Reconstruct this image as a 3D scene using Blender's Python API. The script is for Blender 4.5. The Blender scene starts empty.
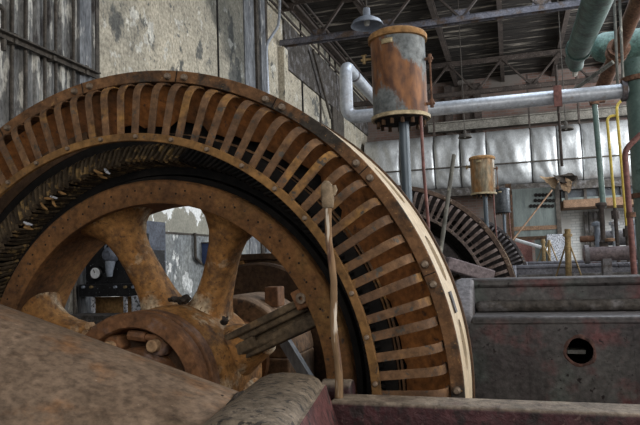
import bpy, bmesh, math, random
from mathutils import Vector, Matrix, noise
PI = math.pi
random.seed(7)
sc = bpy.context.scene
COL = sc.collection

# ------------------------------------------------------------------ camera (solved from the wheel's circles)
F_PX, YAW, PITCH, ROLL = 641.2, .2865, .078, -.0331
O = Vector((0, 0, 1.7))
fw = Vector((-math.sin(YAW)*math.cos(PITCH), math.cos(YAW)*math.cos(PITCH), math.sin(PITCH)))
r0 = Vector((math.cos(YAW), math.sin(YAW), 0)); u0 = r0.cross(fw)
rt = math.cos(ROLL)*r0 + math.sin(ROLL)*u0
up = -math.sin(ROLL)*r0 + math.cos(ROLL)*u0
cd = bpy.data.cameras.new('camera'); cam = bpy.data.objects.new('camera', cd); COL.objects.link(cam)
cd.sensor_width = 36; cd.lens = 36*F_PX/640; cd.clip_end = 200
m = Matrix((rt, up, -fw)).transposed().to_4x4(); m.translation = O
cam.matrix_world = m
sc.camera = cam

def at(px, py, Y):
    """point of the room at depth Y seen at a place of the 640x425 photograph"""
    d = fw + rt*((px-320)/F_PX) - up*((py-212.5)/F_PX)
    return O + d*(Y/d.y)
def atZ(px, py, z):
    d = fw + rt*((px-320)/F_PX) - up*((py-212.5)/F_PX)
    return O + d*((z-O.z)/d.z)
def atX(px, py, x):
    d = fw + rt*((px-320)/F_PX) - up*((py-212.5)/F_PX)
    return O + d*(x/d.x)

# ------------------------------------------------------------------ materials
def mat(name, c1, c2, scale=3, detail=6, lo=.35, hi=.65, rough=.8, metal=0, bump=.15, bscale=30,
        speck=None, patch=None, dust=None, stretch=(1, 1, 1), rand=False, dots=None, spec=.3, patch2=None, grit=.75, gscale=26):
    m = bpy.data.materials.new(name); m.use_nodes = True
    nt = m.node_tree; N = nt.nodes; L = nt.links
    bs = N['Principled BSDF']
    bs.inputs['Roughness'].default_value = rough; bs.inputs['Metallic'].default_value = metal
    bs.inputs['Specular IOR Level'].default_value = spec
    tc = N.new('ShaderNodeTexCoord'); vec = tc.outputs['Object']
    if rand:
        oi = N.new('ShaderNodeObjectInfo'); ml = N.new('ShaderNodeVectorMath'); ml.operation = 'SCALE'
        ml.inputs[0].default_value = (37, 71, 53); L.new(oi.outputs['Random'], ml.inputs['Scale'])
        ad = N.new('ShaderNodeVectorMath'); ad.operation = 'ADD'; L.new(vec, ad.inputs[0]); L.new(ml.outputs[0], ad.inputs[1]); vec = ad.outputs[0]
    mp = N.new('ShaderNodeMapping'); mp.inputs['Scale'].default_value = stretch; L.new(vec, mp.inputs['Vector']); v = mp.outputs[0]
    def nz(s, d, off=0):
        n = N.new('ShaderNodeTexNoise'); n.inputs['Scale'].default_value = s; n.inputs['Detail'].default_value = d
        n.inputs['Roughness'].default_value = .62
        if off:
            a = N.new('ShaderNodeVectorMath'); a.operation = 'ADD'; a.inputs[1].default_value = (off, off*1.7, off*.6)
            L.new(v, a.inputs[0]); L.new(a.outputs[0], n.inputs['Vector'])
        else: L.new(v, n.inputs['Vector'])
        return n.outputs['Fac']
    def ramp(fac, lo, hi):
        r = N.new('ShaderNodeMapRange'); r.inputs['From Min'].default_value = lo; r.inputs['From Max'].default_value = hi
        L.new(fac, r.inputs['Value']); return r.outputs['Result']
    def ramp2(fac, lo, hi, o0, o1):
        r = N.new('ShaderNodeMapRange'); r.inputs['From Min'].default_value = lo; r.inputs['From Max'].default_value = hi
        r.inputs['To Min'].default_value = o0; r.inputs['To Max'].default_value = o1; L.new(fac, r.inputs['Value']); return r.outputs['Result']
    def mix(fac, a, b):
        x = N.new('ShaderNodeMix'); x.data_type = 'RGBA'
        if hasattr(fac, 'links'): L.new(fac, x.inputs[0])
        else: x.inputs[0].default_value = fac
        for s, k in ((a, 6), (b, 7)):
            if hasattr(s, 'links'): L.new(s, x.inputs[k])
            else: x.inputs[k].default_value = (*s, 1)
        return x.outputs[2]
    col = mix(ramp(nz(scale, detail), lo, hi), c1, c2)
    for k, p in enumerate((patch, patch2)):
        if p:       # (colour, scale, lo, hi): worn or stained patches with shapes of their own
            col = mix(ramp(nz(p[1], 8, 11+7*k), p[2], p[3]), col, p[0])
    if speck:
        col = mix(ramp(nz(speck[1], 3, 5), speck[2], speck[2]+.06), col, speck[0])
    if dust:        # grey dust lying on upward faces; machine tints also carry painted sky reflection
        g = N.new('ShaderNodeNewGeometry'); sx = N.new('ShaderNodeSeparateXYZ'); L.new(g.outputs['Normal'], sx.inputs[0])
        up_ = ramp(sx.outputs['Z'], .35, .85); dn = ramp(nz(9, 6, 3), .15, .5)
        mu = N.new('ShaderNodeMath'); mu.operation = 'MULTIPLY'; L.new(up_, mu.inputs[0]); L.new(dn, mu.inputs[1])
        col = mix(mu.outputs[0], col, dust)
    if grit:        # fine mottling: pitting, scale and grime in the surface
        gm = N.new('ShaderNodeMath'); gm.operation = 'MULTIPLY'
        L.new(ramp2(nz(gscale, 10, 23), .28, .72, 1-grit*.75, 1+grit*.62), gm.inputs[0]); L.new(ramp2(nz(gscale*.22, 6, 31), .3, .7, 1-grit*.35, 1+grit*.3), gm.inputs[1])
        vm = N.new('ShaderNodeVectorMath'); vm.operation = 'SCALE'; L.new(col, vm.inputs[0]); L.new(gm.outputs[0], vm.inputs['Scale']); col = vm.outputs[0]
    if dots:        # (radius, count, size): drilled holes around the wheel's axis
        sx = N.new('ShaderNodeSeparateXYZ'); L.new(tc.outputs['Object'], sx.inputs[0])
        def mth(op, a, b=None):
            q = N.new('ShaderNodeMath'); q.operation = op
            for i, s in enumerate((a, b)):
                if s is None: continue
                if hasattr(s, 'links'): L.new(s, q.inputs[i])
                else: q.inputs[i].default_value = s
            return q.outputs[0]
        R, cnt, size, zc = dots
        z = mth('SUBTRACT', sx.outputs['Z'], zc)
        th = mth('ARCTAN2', z, sx.outputs['X'])
        rr = mth('SQRT', mth('ADD', mth('MULTIPLY', z, z), mth('MULTIPLY', sx.outputs['X'], sx.outputs['X'])))
        fr = mth('FRACT', mth('MULTIPLY', th, cnt/(2*PI)))
        mask = None
        for o_, dr in ((.33, .012), (.67, -.012)):
            a = mth('MULTIPLY', mth('SUBTRACT', fr, o_), 2*PI*R/cnt); b = mth('SUBTRACT', rr, R+dr)
            d = mth('LESS_THAN', mth('SQRT', mth('ADD', mth('MULTIPLY', a, a), mth('MULTIPLY', b, b))), size)
            mask = d if mask is None else mth('MAXIMUM', mask, d)
        col = mix(mask, col, (.012, .008, .005))
    L.new(col, bs.inputs['Base Color'])
    if bump:
        b = N.new('ShaderNodeBump'); b.inputs['Strength'].default_value = bump; b.inputs['Distance'].default_value = .02
        L.new(nz(bscale, 5, 2), b.inputs['Height']); L.new(b.outputs[0], bs.inputs['Normal'])
    return m

def brick_mat(name, c1, c2, mortar, patch=None):
    m = mat(name, c1, c2); nt = m.node_tree; N = nt.nodes; L = nt.links; bs = N['Principled BSDF']
    tc = N.new('ShaderNodeTexCoord'); sx = N.new('ShaderNodeSeparateXYZ'); cb = N.new('ShaderNodeCombineXYZ')
    L.new(tc.outputs['Object'], sx.inputs[0]); L.new(sx.outputs['X'], cb.inputs['X']); L.new(sx.outputs['Z'], cb.inputs['Y'])
    br = N.new('ShaderNodeTexBrick'); L.new(cb.outputs[0], br.inputs['Vector'])
    br.inputs['Scale'].default_value = 1; br.inputs['Brick Width'].default_value = .3; br.inputs['Row Height'].default_value = .105
    br.inputs['Mortar Size'].default_value = .012
    br.inputs['Color1'].default_value = (*c1, 1); br.inputs['Color2'].default_value = (*c2, 1); br.inputs['Mortar'].default_value = (*mortar, 1)
    n = N.new('ShaderNodeTexNoise'); n.inputs['Scale'].default_value = 1.4; n.inputs['Detail'].default_value = 8; L.new(tc.outputs['Object'], n.inputs['Vector'])
    r = N.new('ShaderNodeMapRange'); r.inputs['From Min'].default_value = .48; r.inputs['From Max'].default_value = .62; L.new(n.outputs['Fac'], r.inputs['Value'])
    x = N.new('ShaderNodeMix'); x.data_type = 'RGBA'; L.new(r.outputs[0], x.inputs[0]); L.new(br.outputs['Color'], x.inputs[6])
    x.inputs[7].default_value = (*(patch or mortar), 1); L.new(x.outputs[2], bs.inputs['Base Color'])
    return m

MT = {}
MT['strap'] = mat('strap_iron', (.115, .064, .036), (.20, .106, .050), 5, speck=((.085, .07, .055), 18, .60), patch=((.32, .165, .05), 4, .53, .64), rand=True, rough=.75, bump=.2, bscale=60)
MT['flange'] = mat('flange_rust', (.105, .054, .027), (.18, .088, .037), 4, patch=((.045, .036, .028), 4, .52, .60), speck=((.27, .15, .06), 40, .62), bump=.3, bscale=45)
MT['ring'] = mat('ring_rust', (.165, .085, .032), (.25, .13, .042), 6, speck=((.11, .07, .04), 25, .62), bump=.25, bscale=50)
MT['panel'] = mat('panel_rust', (.175, .067, .022), (.32, .122, .034), 2.5, patch=((.13, .06, .026), 3.2, .50, .66), speck=((.12, .055, .03), 22, .62), bump=.15)
MT['cream'] = mat('cream_paint', (.58, .46, .31), (.70, .58, .42), 5, patch=((.42, .28, .15), 9, .58, .70), speck=((.25, .14, .07), 45, .66), rough=.6, bump=.1, grit=.3)
MT['dark_rust'] = mat('dark_rust', (.055, .032, .02), (.10, .055, .028), 6, rough=.85, bump=.3)
MT['black'] = mat('near_black', (.006, .005, .0045), (.015, .012, .01), 6, rough=.9)  # near-black tone, also used for coil ends painted in shade
MT['coil'] = mat('coil_insulation', (.042, .030, .020), (.11, .078, .045), 9, speck=((.28, .18, .075), 14, .57), rand=True, rough=.85, bump=.4)
MT['bolt'] = mat('bolt_steel', (.16, .115, .08), (.24, .18, .13), 30, rough=.6, metal=.2)
MT['rim'] = mat('rim_rust', (.115, .054, .022), (.20, .09, .030), 3.5, patch=((.24, .125, .04), 2.4, .52, .70), speck=((.07, .045, .03), 28, .62), bump=.2, bscale=50, dots=(1.135, 43, .0062, 1.82))
MT['spoke'] = mat('spoke_rust', (.225, .098, .028), (.36, .18, .058), 5, patch=((.50, .40, .27), 4.5, .53, .64), patch2=((.11, .06, .032), 5, .52, .64), speck=((.14, .07, .03), 34, .60), bump=.4, bscale=35)
MT['hub'] = mat('hub_rust', (.145, .070, .036), (.225, .105, .046), 7, patch=((.21, .15, .13), 6, .56, .68), bump=.2, bscale=50, rough=.65)
MT['stud'] = mat('stud_rust', (.33, .20, .11), (.46, .30, .17), 20, bump=.25)
MT['guard'] = mat('guard_sheet', (.172, .118, .080), (.225, .158, .110), 4, stretch=(1, 1.6, 1.6), patch=((.24, .12, .055), 4, .54, .72), patch2=((.15, .10, .066), 7, .54, .66), speck=((.33, .27, .21), 60, .70), rough=.72, bump=.15, bscale=70)
MT['crust'] = mat('oily_dirt', (.02, .016, .013), (.06, .045, .035), 15, bump=.8, bscale=25)
MT['red'] = mat('maroon_paint', (.085, .030, .030), (.14, .052, .05), 7, patch=((.035, .022, .022), 12, .55, .62), dust=(.27, .225, .175), rough=.6, bump=.5, bscale=24)
MT['red_beam'] = mat('dark_maroon_paint', (.045, .017, .02), (.075, .03, .032), 9, patch=((.03, .02, .02), 14, .5, .6), speck=((.15, .09, .08), 35, .65), dust=(.27, .22, .17), rough=.55, bump=.6, bscale=28)
MT['housing'] = mat('greased_housing', (.15, .118, .085), (.225, .178, .13), 6, patch=((.05, .042, .036), 24, .56, .60), speck=((.32, .26, .2), 46, .64), rough=.6, bump=.6, bscale=26)
MT['machine'] = mat('machine_paint', (.048, .040, .041), (.085, .080, .076), 2.0, patch=((.115, .046, .046), 2.6, .50, .62), patch2=((.095, .112, .10), 2.2, .52, .66), speck=((.016, .011, .011), 22, .63), dust=(.13, .122, .125), rough=.38, bump=.2, bscale=30)  # dust on top, its tint cooled to paint in the sky's reflection
MT['machine_grey'] = mat('machine_grey', (.105, .10, .108), (.155, .148, .155), 4, speck=((.06, .05, .05), 20, .62), patch=((.07, .055, .05), 5, .56, .66), dust=(.22, .21, .225), rough=.6, bump=.3)
MT['ledge'] = mat('dirty_ledge', (.045, .038, .032), (.10, .088, .078), 9, patch=((.17, .16, .16), 4, .5, .62), bump=.6, bscale=30)
MT['wood'] = mat('old_wood', (.16, .095, .05), (.24, .155, .085), 14, stretch=(1, 1, .15), speck=((.50, .43, .35), 26, .57), patch=((.07, .035, .028), 16, .54, .62), bump=.5, bscale=40)
MT['glove'] = mat('dusty_leather', (.20, .145, .09), (.29, .215, .14), 12, patch=((.13, .085, .05), 14, .54, .66), bump=.35)
MT['tank'] = mat('galvanised_rusting', (.135, .15, .155), (.20, .215, .22), 6, patch=((.24, .105, .042), 3.0, .44, .53), patch2=((.36, .17, .065), 9, .56, .70), rough=.55, metal=.25, bump=.1)
MT['tank_lid'] = mat('ochre_lid', (.30, .16, .06), (.40, .23, .10), 8, bump=.15)
MT['tank_ring'] = mat('pale_brass', (.42, .34, .2), (.52, .43, .28), 8, rough=.5, metal=.2)
MT['post'] = mat('blue_grey_pipe', (.07, .09, .11), (.11, .135, .16), 6, stretch=(1, 1, .2), rough=.35, metal=.3, bump=.05, grit=.3)
MT['galv'] = mat('galvanised_pipe', (.44, .47, .52), (.58, .61, .66), 7, patch=((.30, .25, .22), 5, .58, .72), rough=.36, metal=.25, bump=.05, grit=.3)
MT['green'] = mat('green_pipe', (.065, .125, .105), (.115, .19, .165), 3, patch=((.05, .075, .065), 4, .52, .64), speck=((.26, .30, .26), 25, .66), rough=.5, bump=.1)
MT['green_bright'] = mat('green_pipe_bright', (.09, .145, .13), (.14, .205, .185), 3, patch=((.05, .09, .075), 5, .55, .64), rough=.4, bump=.1, grit=.3)
MT['yellow'] = mat('yellow_pipe', (.46, .33, .05), (.60, .46, .10), 6, speck=((.2, .13, .03), 30, .62), rough=.5, grit=.3)
MT['redpipe'] = mat('oxide_pipe', (.15, .062, .055), (.22, .10, .085), 6, rough=.5)
MT['rustpipe'] = mat('rusty_pipe', (.12, .062, .042), (.19, .10, .06), 6, speck=((.3, .17, .1), 30, .62), bump=.3)
MT['steel'] = mat('truss_steel', (.04, .031, .027), (.085, .065, .055), 3, speck=((.2, .17, .15), 18, .64), rough=.7, bump=.15)
MT['blue_steel'] = mat('truss_blue_grey', (.085, .082, .098), (.15, .145, .165), 4, patch=((.10, .068, .05), 3, .50, .60), rough=.6)
MT['deck'] = mat('roof_boards', (.014, .012, .011), (.045, .038, .032), 3, stretch=(.4, 3.0, 1), patch=((.38, .335, .28), 1.3, .55, .66), bump=.4, bscale=8)
MT['plaster'] = mat('wall_plaster', (.33, .30, .24), (.54, .475, .365), .8, patch=((.125, .122, .11), 1.3, .565, .60), patch2=((.58, .55, .48), 4.2, .60, .63), speck=((.15, .145, .13), 11, .62), stretch=(1, .75, .62), rough=.85, bump=.2, bscale=12)
MT['plaster_peel'] = mat('peeling_plaster', (.27, .26, .215), (.36, .34, .28), 1.5, patch=((.88, .88, .86), 2.0, .495, .51), stretch=(1, .9, .9), bump=.2, bscale=12, grit=.35)
MT['plaster_low'] = mat('wall_lower', (.20, .215, .225), (.31, .315, .30), 1.3, patch=((.74, .74, .72), 1.9, .55, .565), patch2=((.36, .36, .33), 2.2, .52, .6), stretch=(1, .8, .6), bump=.2, bscale=12)
MT['corrug'] = mat('wall_cladding', (.11, .108, .105), (.22, .215, .205), 4, stretch=(1, 2.0, .45), patch=((.52, .50, .45), 3.4, .53, .57), patch2=((.05, .042, .04), 3.8, .56, .66), bump=.2)
MT['blue_trim'] = mat('blue_grey_paint', (.125, .13, .14), (.22, .225, .235), 5, stretch=(1, 1, .3), patch=((.42, .41, .39), 6, .60, .66))
MT['dark_trim'] = mat('dark_rail', (.05, .043, .037), (.10, .085, .07), 6)
MT['concrete'] = mat('floor_concrete', (.11, .105, .10), (.18, .17, .16), 2, patch=((.07, .065, .06), 2, .52, .64), bump=.2)
MT['brick'] = brick_mat('red_brick', (.15, .088, .07), (.215, .135, .112), (.18, .16, .143), (.17, .147, .13))
MT['white_brick'] = brick_mat('white_brick', (.50, .50, .48), (.62, .61, .58), (.36, .36, .35), (.48, .46, .43))
MT['foil'] = mat('foil_wrap', (.46, .47, .475), (.62, .63, .63), 2, stretch=(1, 1, .5), patch=((.34, .34, .33), 2.2, .56, .72), rough=.42, metal=.45, bump=.9, bscale=3.5, grit=.3)
MT['board'] = mat('switchboard_paint', (.15, .175, .165), (.20, .225, .21), 1.5, stretch=(2.5, 1, .4), patch=((.10, .115, .11), 1.5, .5, .7), rough=.5, grit=.3)
MT['brown'] = mat('brown_paint', (.19, .115, .07), (.26, .16, .10), 5)
MT['cabinet'] = mat('blue_grey_cabinet', (.07, .08, .105), (.105, .115, .145), 3, rough=.5)
MT['navy'] = mat('navy_box', (.035, .055, .13), (.06, .085, .18), 4, rough=.5, grit=.3)
MT['blackpaint'] = mat('black_paint', (.009, .009, .01), (.02, .02, .022), 8, speck=((.24, .25, .27), 28, .64), rough=.35, bump=.1)
MT['ochre'] = mat('ochre_panel', (.22, .12, .045), (.30, .17, .065), 4)
MT['white'] = mat('white_enamel', (.80, .82, .84), (.88, .89, .90), 6, rough=.3, bump=0, grit=.3)
MT['greywhite'] = mat('greywhite_paint', (.45, .47, .52), (.6, .61, .65), 9, speck=((.1, .1, .11), 30, .52), bump=.2)
MT['lamp'] = mat('lamp_enamel', (.17, .195, .24), (.25, .28, .33), 6, rough=.35, bump=0, grit=.3)
MT['pale'] = mat('pale_bar', (.60, .58, .53), (.72, .70, .64), 6)
MT['grey_rod'] = mat('grey_rod', (.10, .10, .09), (.18, .175, .155), 12, stretch=(1, 1, .3), speck=((.36, .35, .3), 30, .6))
MT['mauve'] = mat('mauve_grey', (.17, .135, .14), (.24, .195, .2), 4)
MT['canvas'] = mat('torn_canvas', (.22, .12, .075), (.46, .33, .2), 2.5, patch=((.09, .06, .045), 2, .5, .6), bump=.5, bscale=10)
MT['canvas_tan'] = mat('tan_canvas', (.36, .24, .14), (.50, .36, .23), 3, bump=.4)
MT['glass'] = mat('grimy_glass', (.05, .058, .068), (.10, .112, .125), 2, rough=.2, grit=.3)
MT['window_rust'] = mat('casing_rust', (.105, .06, .033), (.165, .095, .05), 3, speck=((.06, .04, .03), 20, .6), dust=(.28, .195, .135), bump=.25)
MT['pale_girder'] = mat('pale_girder_paint', (.19, .175, .15), (.28, .26, .225), 3, speck=((.12, .09, .07), 14, .62))
MT['brass'] = mat('brassy_pipe', (.20, .14, .065), (.30, .215, .11), 10, rough=.5, metal=.3)

# ------------------------------------------------------------------ mesh builder
def world_loc(o):
    v = Vector((0, 0, 0))
    while o is not None: v += o.location; o = o.parent
    return v
class MB:
    def __init__(s): s.v = []; s.f = []
    def add(s, vs, fs):
        b = len(s.v); s.v += [tuple(p) for p in vs]; s.f += [tuple(i+b for i in q) for q in fs]; return s
    def box(s, lo, hi, rot=None, about=None):
        x0, y0, z0 = lo; x1, y1, z1 = hi
        vs = [Vector(p) for p in ((x0,y0,z0),(x1,y0,z0),(x1,y1,z0),(x0,y1,z0),(x0,y0,z1),(x1,y0,z1),(x1,y1,z1),(x0,y1,z1))]
        if rot is not None:
            c = Vector(about) if about is not None else (Vector(lo)+Vector(hi))/2
            vs = [c + rot @ (p-c) for p in vs]
        return s.add(vs, ((0,3,2,1),(4,5,6,7),(0,1,5,4),(1,2,6,5),(2,3,7,6),(3,0,4,7)))
    def bar(s, a, b, w, h, upv=(0, 0, 1)):
        a = Vector(a); b = Vector(b); d = (b-a).normalized(); u = Vector(upv)
        if abs(d.dot(u)) > .98: u = Vector((0, 1, 0))
        x = d.cross(u).normalized()*w/2; y = x.cross(d).normalized()*h/2
        vs = [p+sx*x+sy*y for p in (a, b) for sx, sy in ((-1,-1),(1,-1),(1,1),(-1,1))]
        return s.add(vs, ((3,2,1,0),(4,5,6,7),(0,1,5,4),(1,2,6,5),(2,3,7,6),(3,0,4,7)))
    def tube(s, pts, r, n=14, caps=True):
        pts = [Vector(p) for p in pts]; rs = r if isinstance(r, (list, tuple)) else [r]*len(pts)
        ds = [(pts[min(i+1, len(pts)-1)]-pts[max(i-1, 0)]).normalized() for i in range(len(pts))]
        u = Vector((0, 0, 1)) if abs(ds[0].z) < .9 else Vector((0, 1, 0))
        x = ds[0].cross(u).normalized(); vs = []; fs = []
        for i, p in enumerate(pts):
            x = (x - ds[i]*x.dot(ds[i])).normalized(); y = ds[i].cross(x)
            vs += [p + rs[i]*(math.cos(2*PI*k/n)*x + math.sin(2*PI*k/n)*y) for k in range(n)]
        for i in range(len(pts)-1):
            for k in range(n): fs.append((i*n+k, i*n+(k+1)%n, (i+1)*n+(k+1)%n, (i+1)*n+k))
        if caps:
            fs.append(tuple(range(n-1, -1, -1))); fs.append(tuple((len(pts)-1)*n+k for k in range(n)))
        return s.add(vs, fs)
    def lathe(s, prof, c=(0, 0, 0), axis='Y', n=96, closed=True, a0=0, a1=2*PI):
        full = abs(a1-a0-2*PI) < 1e-6; na = n if full else n+1; k = len(prof); vs = []; fs = []; c = Vector(c)
        for i in range(na):
            a = a0+(a1-a0)*i/n; ca, sa = math.cos(a), math.sin(a)
            for r, h in prof:
                vs.append(c + Vector((r*ca, h, r*sa) if axis == 'Y' else (r*ca, r*sa, h) if axis == 'Z' else (h, r*ca, r*sa)))
        for i in range(n):
            j = (i+1) % na
            for q in range(k if closed else k-1):
                q2 = (q+1) % k; fs.append((i*k+q, i*k+q2, j*k+q2, j*k+q))
        if not full and closed:
            fs.append(tuple(range(k))); fs.append(tuple(n*k+q for q in range(k-1, -1, -1)))
        return s.add(vs, fs)
    def prism(s, poly, d):
        n = len(poly); d = Vector(d); a = [Vector(p) for p in poly]
        fs = [tuple(range(n-1, -1, -1)), tuple(range(n, 2*n))] + [(i, (i+1) % n, n+(i+1) % n, n+i) for i in range(n)]
        return s.add(a+[p+d for p in a], fs)
    def loft(s, rings, caps=True):
        n = len(rings[0]); fs = []
        for i in range(len(rings)-1):
            for k in range(n): fs.append((i*n+k, i*n+(k+1) % n, (i+1)*n+(k+1) % n, (i+1)*n+k))
        if caps: fs += [tuple(range(n-1, -1, -1)), tuple((len(rings)-1)*n+k for k in range(n))]
        return s.add([p for r in rings for p in r], fs)
    def build(s, name, material, parent=None, bevel=0, smooth=40, wobble=0, wscale=6, sub=0, shift=None):
        me = bpy.data.meshes.new(name)
        off = world_loc(parent) if (parent is not None and shift is None) else Vector(shift or (0, 0, 0))
        vs = [Vector(p)-off for p in s.v]
        me.from_pydata(vs, [], s.f)
        bm = bmesh.new(); bm.from_mesh(me)
        bmesh.ops.remove_doubles(bm, verts=bm.verts, dist=1e-5)
        if sub: bmesh.ops.subdivide_edges(bm, edges=bm.edges, cuts=sub, use_grid_fill=True)
        bmesh.ops.recalc_face_normals(bm, faces=bm.faces)
        if wobble:
            for v in bm.verts: v.co += noise.noise_vector(v.co*wscale)*wobble
        bm.to_mesh(me); bm.free()
        me.polygons.foreach_set('use_smooth', [True]*len(me.polygons))
        me.set_sharp_from_angle(angle=math.radians(smooth))
        o = bpy.data.objects.new(name, me); COL.objects.link(o); me.materials.append(MT[material])
        if parent is not None: o.parent = parent
        if bevel:
            b = o.modifiers.new('bevel', 'BEVEL'); b.width = bevel; b.segments = 2; b.limit_method = 'ANGLE'; b.angle_limit = math.radians(50)
        return o
def thing(name, label, cat, loc=(0, 0, 0), group=None):
    o = bpy.data.objects.new(name, None); COL.objects.link(o); o.location = loc; o.empty_display_size = .2
    o['label'] = label; o['category'] = cat
    if group: o['group'] = group
    return o
def tag(o, label, cat, group=None):
    o['label'] = label; o['category'] = cat
    if group: o['group'] = group
    return o
def struct(o): o['kind'] = 'structure'; return o
def recolour(o, table):
    for c in o.children_recursive:
        if c.type == 'MESH' and c.material_slots:
            k_ = c.material_slots[0].material.name
            if k_ in table: c.material_slots[0].link = 'OBJECT'; c.material_slots[0].material = MT[table[k_]]
    return o
def copy_tree(o, delta=None, label=None, parent=None, skip=()):
    c = o.copy(); COL.objects.link(c)
    if parent is not None: c.parent = parent
    else: c.location = o.location + Vector(delta); c['label'] = label
    for ch in list(o.children):
        if ch.name.split('.')[0] not in skip: copy_tree(ch, parent=c, skip=skip)
    return c
def bend(pts, r, n=6):
    """polyline with rounded corners"""
    P = [Vector(p) for p in pts]; out = [P[0]]
    for i in range(1, len(P)-1):
        a = (P[i-1]-P[i]).normalized(); b = (P[i+1]-P[i]).normalized()
        s_, e_ = P[i]+a*r, P[i]+b*r
        for k in range(n+1):
            t = k/n; out.append(s_*(1-t)**2 + P[i]*2*t*(1-t) + e_*t*t)
    return out+[P[-1]]

# ------------------------------------------------------------------ the wheel: stator and rotor
S = 3.147; CX, CZ = -2.044, 1.0225; STEP = Vector((.324, 6.313, 0))
ZC = 1.82                                   # wheel centre above the root of the thing
def slot_band(R, y0, y1, cells, hole, depth, nside=10):
    """outer band of the frame: each cell a wrapped rectangle, with a long oval opening when hole is set"""
    mb = MB()
    def wrap(a, y, r=R): return (r*math.cos(a), y, ZC+r*math.sin(a))
    for (a0, a1, h) in cells:
        if not h:
            k = max(2, int((a1-a0)/math.radians(1.5)))
            for i in range(k):
                t0, t1 = a0+(a1-a0)*i/k, a0+(a1-a0)*(i+1)/k
                mb.add([wrap(t0, y0), wrap(t1, y0), wrap(t1, y1), wrap(t0, y1)], ((0, 1, 2, 3),))
            continue
        rect = []; n = nside
        for i in range(n): rect.append((a0+(a1-a0)*i/n, y0))
        for i in range(n): rect.append((a1, y0+(y1-y0)*i/n))
        for i in range(n): rect.append((a1+(a0-a1)*i/n, y1))
        for i in range(n): rect.append((a0, y1+(y0-y1)*i/n))
        ha, hy, ym = hole; am = (a0+a1)/2; oval = []
        for (a, y) in rect:
            u = (a-am)/((a1-a0)/2); w = (y-(y0+y1)/2)/((y1-y0)/2)
            th = math.atan2(w, u); cu, cw = math.cos(th), math.sin(th)
            oval.append((am+ha*math.copysign(abs(cu)**.8, cu), ym+hy*math.copysign(abs(cw)**.8, cw)))
        N_ = len(rect); vs = [wrap(*p) for p in rect]+[wrap(*p) for p in oval]+[wrap(p[0], p[1], R-depth) for p in oval]
        fs = [(i, (i+1) % N_, N_+(i+1) % N_, N_+i) for i in range(N_)]+[(N_+i, N_+(i+1) % N_, 2*N_+(i+1) % N_, 2*N_+i) for i in range(N_)]
        mb.add(vs, fs)
    return mb

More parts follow.
